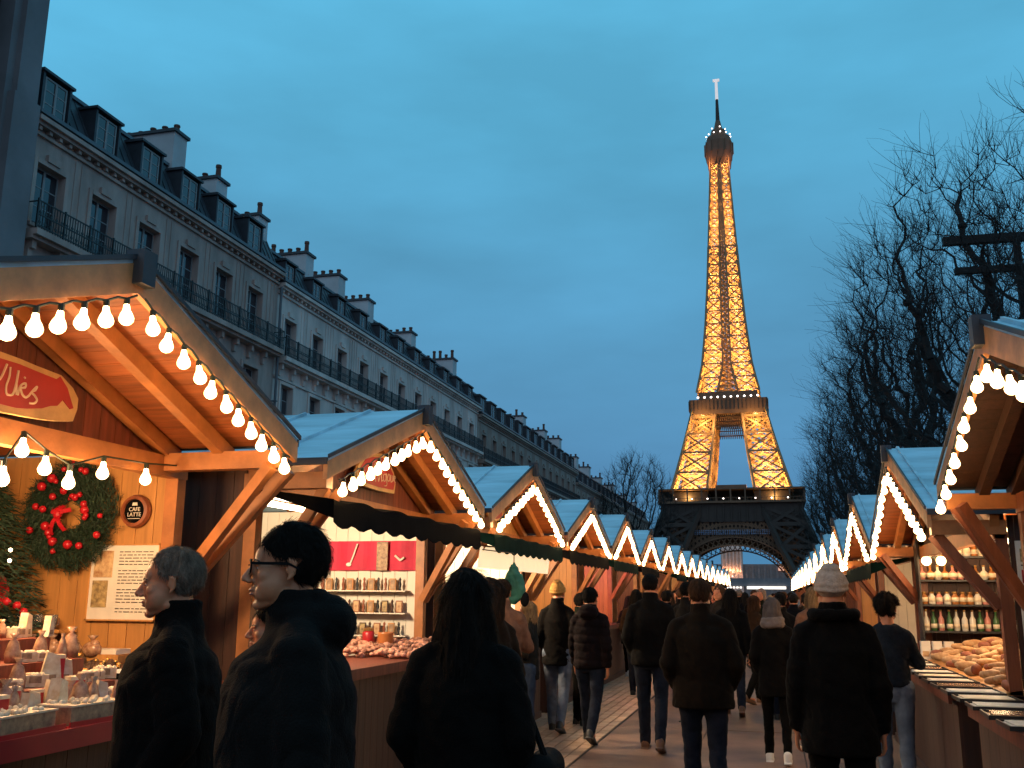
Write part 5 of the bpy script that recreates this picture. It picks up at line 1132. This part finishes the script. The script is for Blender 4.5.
for r, z in enumerate((1.68, 1.46, 1.24)):
    t = thing('wall_shelf', 'white %s shelf on the side wall of the second stall' % ['upper', 'middle', 'lower'][r], 'shelf', (-4.0, W2-.07, z)); mb = MB(); mb.b2((-.75, -.06, -.012), (.40, .07, 0)); mb.build('board', 'white_panel', t)
    for j in range(14):
        nm = ['print', 'ornament'][(j+r) % 2 if r else (1 if j % 3 else 0)]
        if nm == 'print':
            q = thing('framed_print', 'small framed print, %s from the left on the %s white shelf' % (ORD[j], ['upper', 'middle', 'lower'][r]), 'picture', (-4.70+j*.078, W2-.06, z), 0, 'small goods on the white shelves'); mb = MB(); mb.b2((-.034, -.008, 0), (.034, .008, .12)); mb.build('frame', ['wood_light', 'wood_post_red', 'wood_dark'][j % 3], q); mb = MB(); mb.b2((-.026, -.012, .010), (.026, -.0085, .110)); mb.build('picture', ['card_pattern', 'photo_brown', 'photo_green'][j % 3], q)
        else:
            q = thing('figurine', 'little dark figurine, %s from the left on the %s white shelf' % (ORD[j], ['upper', 'middle', 'lower'][r]), 'figurine', (-4.70+j*.078, W2-.06, z), 0, 'small goods on the white shelves'); mb = MB(); mb.lathe((0, 0, 0), [(.020, 0), (.010, .02), (.018, .06), (.009, .09), (.014, .11), (.004, .13)], 10); mb.build('figure', ['wood_dark', 'iron', 'wood_post_red'][j % 3], q, True)
hp = MB()
for i in range(420): x = rg.uniform(-4.1, -3.2); y = rg.uniform(8.5, 9.5); s_ = rg.uniform(.018, .032); hp.ball((x, y, 1.08+rg.uniform(0, .06)+(y-8.5)*.08), (s_, s_*1.3, s_*.8), 7, 5, Matrix.Rotation(rg.uniform(0, 3), 3, 'Z'))
hm = hp.mesh('sweets_heap'); hm.materials.append(mat('sweets', (.62, .30, .20), .35, var=.3, island=.6)); tag(put('sweets_heap', hm), 'heap of wrapped sweets at the far end of the second stall counter', 'sweets', kind='stuff')
t = thing('storage_jar', 'red jar with a lid above the sweets of the second stall', 'jar', (-3.90, 9.15, 1.15)); mb = MB(); mb.lathe((0, 0, 0), [(.05, 0), (.06, .02), (.06, .12), (.045, .14)], 14); mb.build('jar_body', 'tin_red', t, True); mb = MB(); mb.lathe((0, 0, .14), [(.05, 0), (.05, .02), (.01, .035)], 14); mb.build('lid', 'lid_gold', t)
t = thing('clay_pot', 'amber clay pot beside the red jar', 'pot', (-3.70, 9.1, 1.15)); mb = MB(); mb.lathe((0, 0, 0), [(.06, 0), (.08, .05), (.075, .11), (.085, .13), (.07, .13), (.065, .03)], 16); mb.build('pot_body', mat('amber', (.5, .17, .05), .3), t, True); mb = MB(); mb.lathe((0, 0, .03), [(.066, 0), (.068, .07)], 14); mb.build('contents', 'cone_brown', t)
t = thing('cash_box', 'dark box on the white counter ledge behind the man with glasses', 'box', (-4.35, 8.6, 1.42)); mb = MB(); mb.b2((-.12, -.1, 0), (.12, .1, .14)); mb.build('case', 'wood_dark', t); mb = MB(); mb.path([(-.05, 0, .14), (-.05, 0, .17), (.05, 0, .17), (.05, 0, .14)], .006); mb.build('handle', 'iron', t); mb = MB(); mb.b2((-.14, -.14, -.36), (.2, .14, -.002)); mb.build('plinth', 'white_panel', t)
# third stall: white valance with its own emission and a green hooded garment
t = thing('glow_valance', 'glowing white cloth valance hanging under the green awning', 'valance', (-3.04, YL0+2*SL, 2.02)); mb = MB()
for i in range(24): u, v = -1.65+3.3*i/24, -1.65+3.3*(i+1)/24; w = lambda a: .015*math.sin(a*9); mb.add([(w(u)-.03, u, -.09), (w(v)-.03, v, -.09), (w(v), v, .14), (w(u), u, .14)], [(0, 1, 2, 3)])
vm_ = mat('glow_cloth', (.8, .7, .55), .8, emit=(1, .72, .42), estr=1.0); mb.build('cloth', vm_, t, True, fix=False); mb = MB(); mb.tube((0, -1.7, .145), (0, 1.7, .145), .012); mb.build('rod', 'wood_beam', t)  # lamp light on the cloth is put into its material as emission
t = thing('hanging_garment', 'green hooded garment hanging in front of the white-lit stall', 'garment', (-2.70, 10.2, 1.72)); mb = MB(); mb.loft([(0, 0, -.17, .02, .02), (.02, 0, -.12, .10, .06), (0, 0, -.02, .13, .07), (0, 0, .12, .10, .06), (0, 0, .22, .05, .04), (0, 0, .27, .015, .015)], 14); me = fuse(mb, .012, 3, 'hood'); displace(me, wrinkle(3, .02)); put('hood', me, mat('garment_green', (.03, .16, .11), .8, var=.3), t)
mb = MB(); mb.ball((.12, 0, -.12), (.05, .04, .08)); mb.build('lining', 'bag_black', t, True); mb = MB(); mb.path([(0, 0, .26), (0, 0, .36), (-.5, 0, .42)], .006); mb.build('hanger', 'iron', t)
t = thing('wicker_display', 'pale wood display case in the third stall beside the tan jacket', 'display', (-3.6, YL0+2*SL+.95, 1.07)); mb = MB(); mb.b2((-.2, -.2, 0), (.15, .2, .04)); [mb.b2((-.2+a, -.2+b, .04), (-.17+a, -.17+b, .5)) for a in (0, .32) for b in (0, .37)]; mb.b2((-.2, -.2, .5), (.15, .2, .53)); mb.b2((-.2, -.2, .26), (.15, .2, .28)); mb.build('rack', 'wood_light', t)
# ------------------------------------------------------------------ right stalls: shelves, bottles, loaves, trays
RY = YR0+SR+2.16
sh = thing('bottle_shelf', 'black shelf unit with bottles on the end wall of the second right stall', 'shelf', (2.22, RY-.16, .95)); mb = MB()
SZ = [0.02, .32, .62, .90, 1.17]
for z in SZ: mb.b2((-.58, -.14, z-.02), (.62, .13, z))
for x in (-.60, .62): mb.b2((x, -.14, -.0), (x+.02, .13, 1.45))
mb.build('rack', 'iron', sh)
mat('bottle_green', (.05, .12, .04), .08); mat('bottle_pink', (.60, .25, .20), .15); mat('bottle_amber', (.35, .14, .04), .1); mat('label_cream', (.72, .62, .45), .6); mat('bottle_white', (.72, .68, .58), .2)
bt = {}
def bottle(x, y, z, kind, col, label, grp):
    key = (kind, col)
    if key not in bt:
        pr = {'tall': [(.03, 0), (.034, .01), (.034, .13), (.014, .17), (.012, .22)], 'short': [(.036, 0), (.04, .01), (.04, .09), (.025, .11), (.025, .125)], 'round': [(.03, 0), (.05, .04), (.045, .08), (.015, .11), (.014, .15)]}[kind]
        a = MB(); a.lathe((0, 0, 0), pr, 12); h = pr[-1][1]; b = MB(); b.lathe((0, 0, h), [(.016 if kind != 'short' else .03, 0), (.016 if kind != 'short' else .03, .02)], 10); c = MB(); c.lathe((0, 0, .03), [(pr[1][0]+.0015 if kind != 'round' else .0515, 0), (pr[1][0]+.0015 if kind != 'round' else .05, .05)], 12)
        bt[key] = [k.mesh(n, True, True) for k, n in ((a, 'glass_body'), (b, 'cap'), (c, 'label'))]
    t = thing('bottle' if kind != 'short' else 'jar', label, 'bottle' if kind != 'short' else 'jar', (x, y, z), rg.uniform(0, 6), grp)
    for me, mm in zip(bt[key], (col, 'lid_gold', 'label_cream')): put(me.name.split('.')[0], me, mm, t)
rowdef = [('lowest', 'short', ['bottle_green', 'bottle_white']), ('second', 'tall', ['bottle_white', 'bottle_green', 'bottle_pink']), ('third', 'short', ['bottle_amber', 'bottle_white', 'bottle_pink']), ('fourth', 'round', ['bottle_pink', 'bottle_amber', 'bottle_white']), ('top', 'short', ['bottle_white', 'bottle_amber', 'label_cream'])]
CN = dict(bottle_green='green', bottle_white='milky', bottle_pink='pink', bottle_amber='amber', label_cream='cream')
for (rn, kd, cl), z in zip(rowdef, SZ):
    for j in range(13):
        c = cl[(j*j+j//2) % len(cl)]; bottle(1.68+j*.083, RY-.17+rg.uniform(-.03, .03), .95+z, kd, c, '%s %s with cream label, %s from the left on the %s black shelf' % (CN[c], 'jar' if kd == 'short' else 'bottle', ORD[j], rn), 'bottles and jars on the black shelves')
mat('crust', (.42, .20, .075), .6, var=.45, vscale=9, bump=.5, bscale=30, col2=(.72, .50, .27)); mat('sausage', (.30, .10, .05), .4, var=.4, vscale=12)
lf = [None, None]
for q in (0, 1):
    mb = MB(); mb.ball((0, 0, 0), (.045, .13, .04) if q == 0 else (.04, .09, .045), 14, 10); me = mb.mesh('loaf', True, True); me.materials.append(M['crust' if q == 0 else 'sausage']); displace(me, lambda c, n: noise.noise((c[0]*30, c[1]*25, c[2]*30))*.010); lf[q] = me
for r in range(5):
    for j in range(16):
        q = 1 if (j*7+r*3) % 5 == 0 else 0; z = .99+r*.04+(j % 2)*.03
        o = put('loaf' if q == 0 else 'cured_sausage', lf[q], None, None, (1.70+r*.145+rg.uniform(-.03, .03), 8.4+j*.25+rg.uniform(-.05, .05), z+.01)); o.rotation_euler = (rg.uniform(-.2, .2), rg.uniform(-.1, .1), 1.2+rg.uniform(-.8, .8)); o.scale = (rg.uniform(.6, .95), rg.uniform(.5, 1.0), rg.uniform(.7, 1.1))
        tag(o, '%s %s, %s back in the %s line on the right counter' % (['pale crusty', 'dark'][q], ['loaf', 'sausage'][q], ORD[j], ['front', 'second', 'third', 'fourth', 'rear'][r]), ['bread', 'sausage'][q], 'loaves and sausages heaped on the right counter')
mb = MB(); mb.prism([(1.62, .935), (2.55, .935), (2.55, 1.12), (1.62, .95)], 'y', 8.3, 12.45); tag(mb.build('display_bed', 'wood_light'), 'sloping light wood bed under the loaves on the right counter', 'display')
for j in range(13):
    y = 6.2+j*.50; t = thing('paper_tray', '%s flat tray with white sheets, counted from the near end of the right counter' % ORD[j], 'tray', (1.385, y, .945), rg.uniform(-.04, .04), 'flat trays along the right counter')
    mb = MB(); mb.b2((-.20, -.17, 0), (.20, .17, .008)); [mb.b2(a, b) for a, b in (((-.20, -.17, .008), (-.19, .17, .025)), ((.19, -.17, .008), (.20, .17, .025)), ((-.19, -.17, .008), (.19, -.16, .025)), ((-.19, .16, .008), (.19, .17, .025)))]; mb.build('rim', 'iron', t)
    mb = MB(); mb.b2((-.18, -.145, .009), (.17, .145, .014)); mb.box((.0, 0, .022), (.32, .24, .010), Matrix.Rotation(rg.uniform(-.1, .1), 3, 'Z')); mb.build('sheet', ['paper_white', 'wrap_clear', 'paper_white', 'label_cream'][j % 4], t)
for j in range(3):
    t = thing('cardboard_pack', '%s upright white carton at the far end of the right counter' % ['left', 'middle', 'right'][j], 'carton', (1.62+j*.12, 12.3-j*.03, .94), .1, 'white cartons'); mb = MB(); mb.b2((-.05, -.03, 0), (.05, .03, .22)); mb.build('carton', 'paper_white', t); mb = MB(); mb.b2((-.04, -.033, .05), (.03, -.0305, .11)); mb.build('label', 'photo_brown', t)
pb = thing('price_board', 'tall narrow white price board with small pictures, right of the dark red post', 'board', (1.87, 8.305, 1.56)); mb = MB(); mb.b2((-.075, -.02, -.58), (.12, 0, .52)); mb.build('panel', 'paper_white', pb)
for j in range(6):
    mb = MB(); mb.b2((-.05, -.025, .36-j*.16), (.03, -.0205, .46-j*.16)); mb.build('picture', ['photo_green', 'tin_red', 'photo_brown', 'card_pattern', 'ink', 'photo_brown'][j], pb)
mb = MB(); [mb.b2((-.05, -.023, .33-j*.08), (.02+.02*(j % 3), -.0205, .34-j*.08)) for j in range(11)]; mb.build('print', 'ink', pb)
pend = thing('pendant_lamps', 'cluster of three round bulbs hanging at the far end of the second right stall', 'lamp', (1.74, 12.2, 2.16)); mb = MB(); mb.path([(0, 0, .1), (0, 0, 0), (-.04, -.02, -.05), (-.04, -.02, -.12)], .008); mb.path([(0, 0, 0), (.07, 0, -.12)], .008); mb.build('flex', 'cable', pend)
for p in ((0, 0, .02), (-.05, -.02, -.10), (.11, 0, -.10)): mb = MB(); mb.ball(p, .055, 14, 10); mb.build('bulb', 'bulb_lit', pend, True)
pd2 = thing('pendant_lamps', 'pair of round bulbs under the roof above the bottle shelves', 'lamp', (2.4, 11.9, 2.40)); mb = MB(); mb.path([(-.2, 0, .03), (0, 0, .04), (.2, 0, .03)], .01); mb.build('flex', 'cable', pd2)
for p in ((-.15, 0, -.02), (.04, .0, -.02), (.16, 0, -.01)): mb = MB(); mb.ball(p, .055, 14, 10); mb.build('bulb', 'bulb_lit', pd2, True)
lamp('shelf_light', (2.2, 11.6, 2.10), 15, (1, .66, .36), None, .1); lamp('counter_light', (2.0, 9.6, 2.0), 36, (1, .66, .36), None, .1)
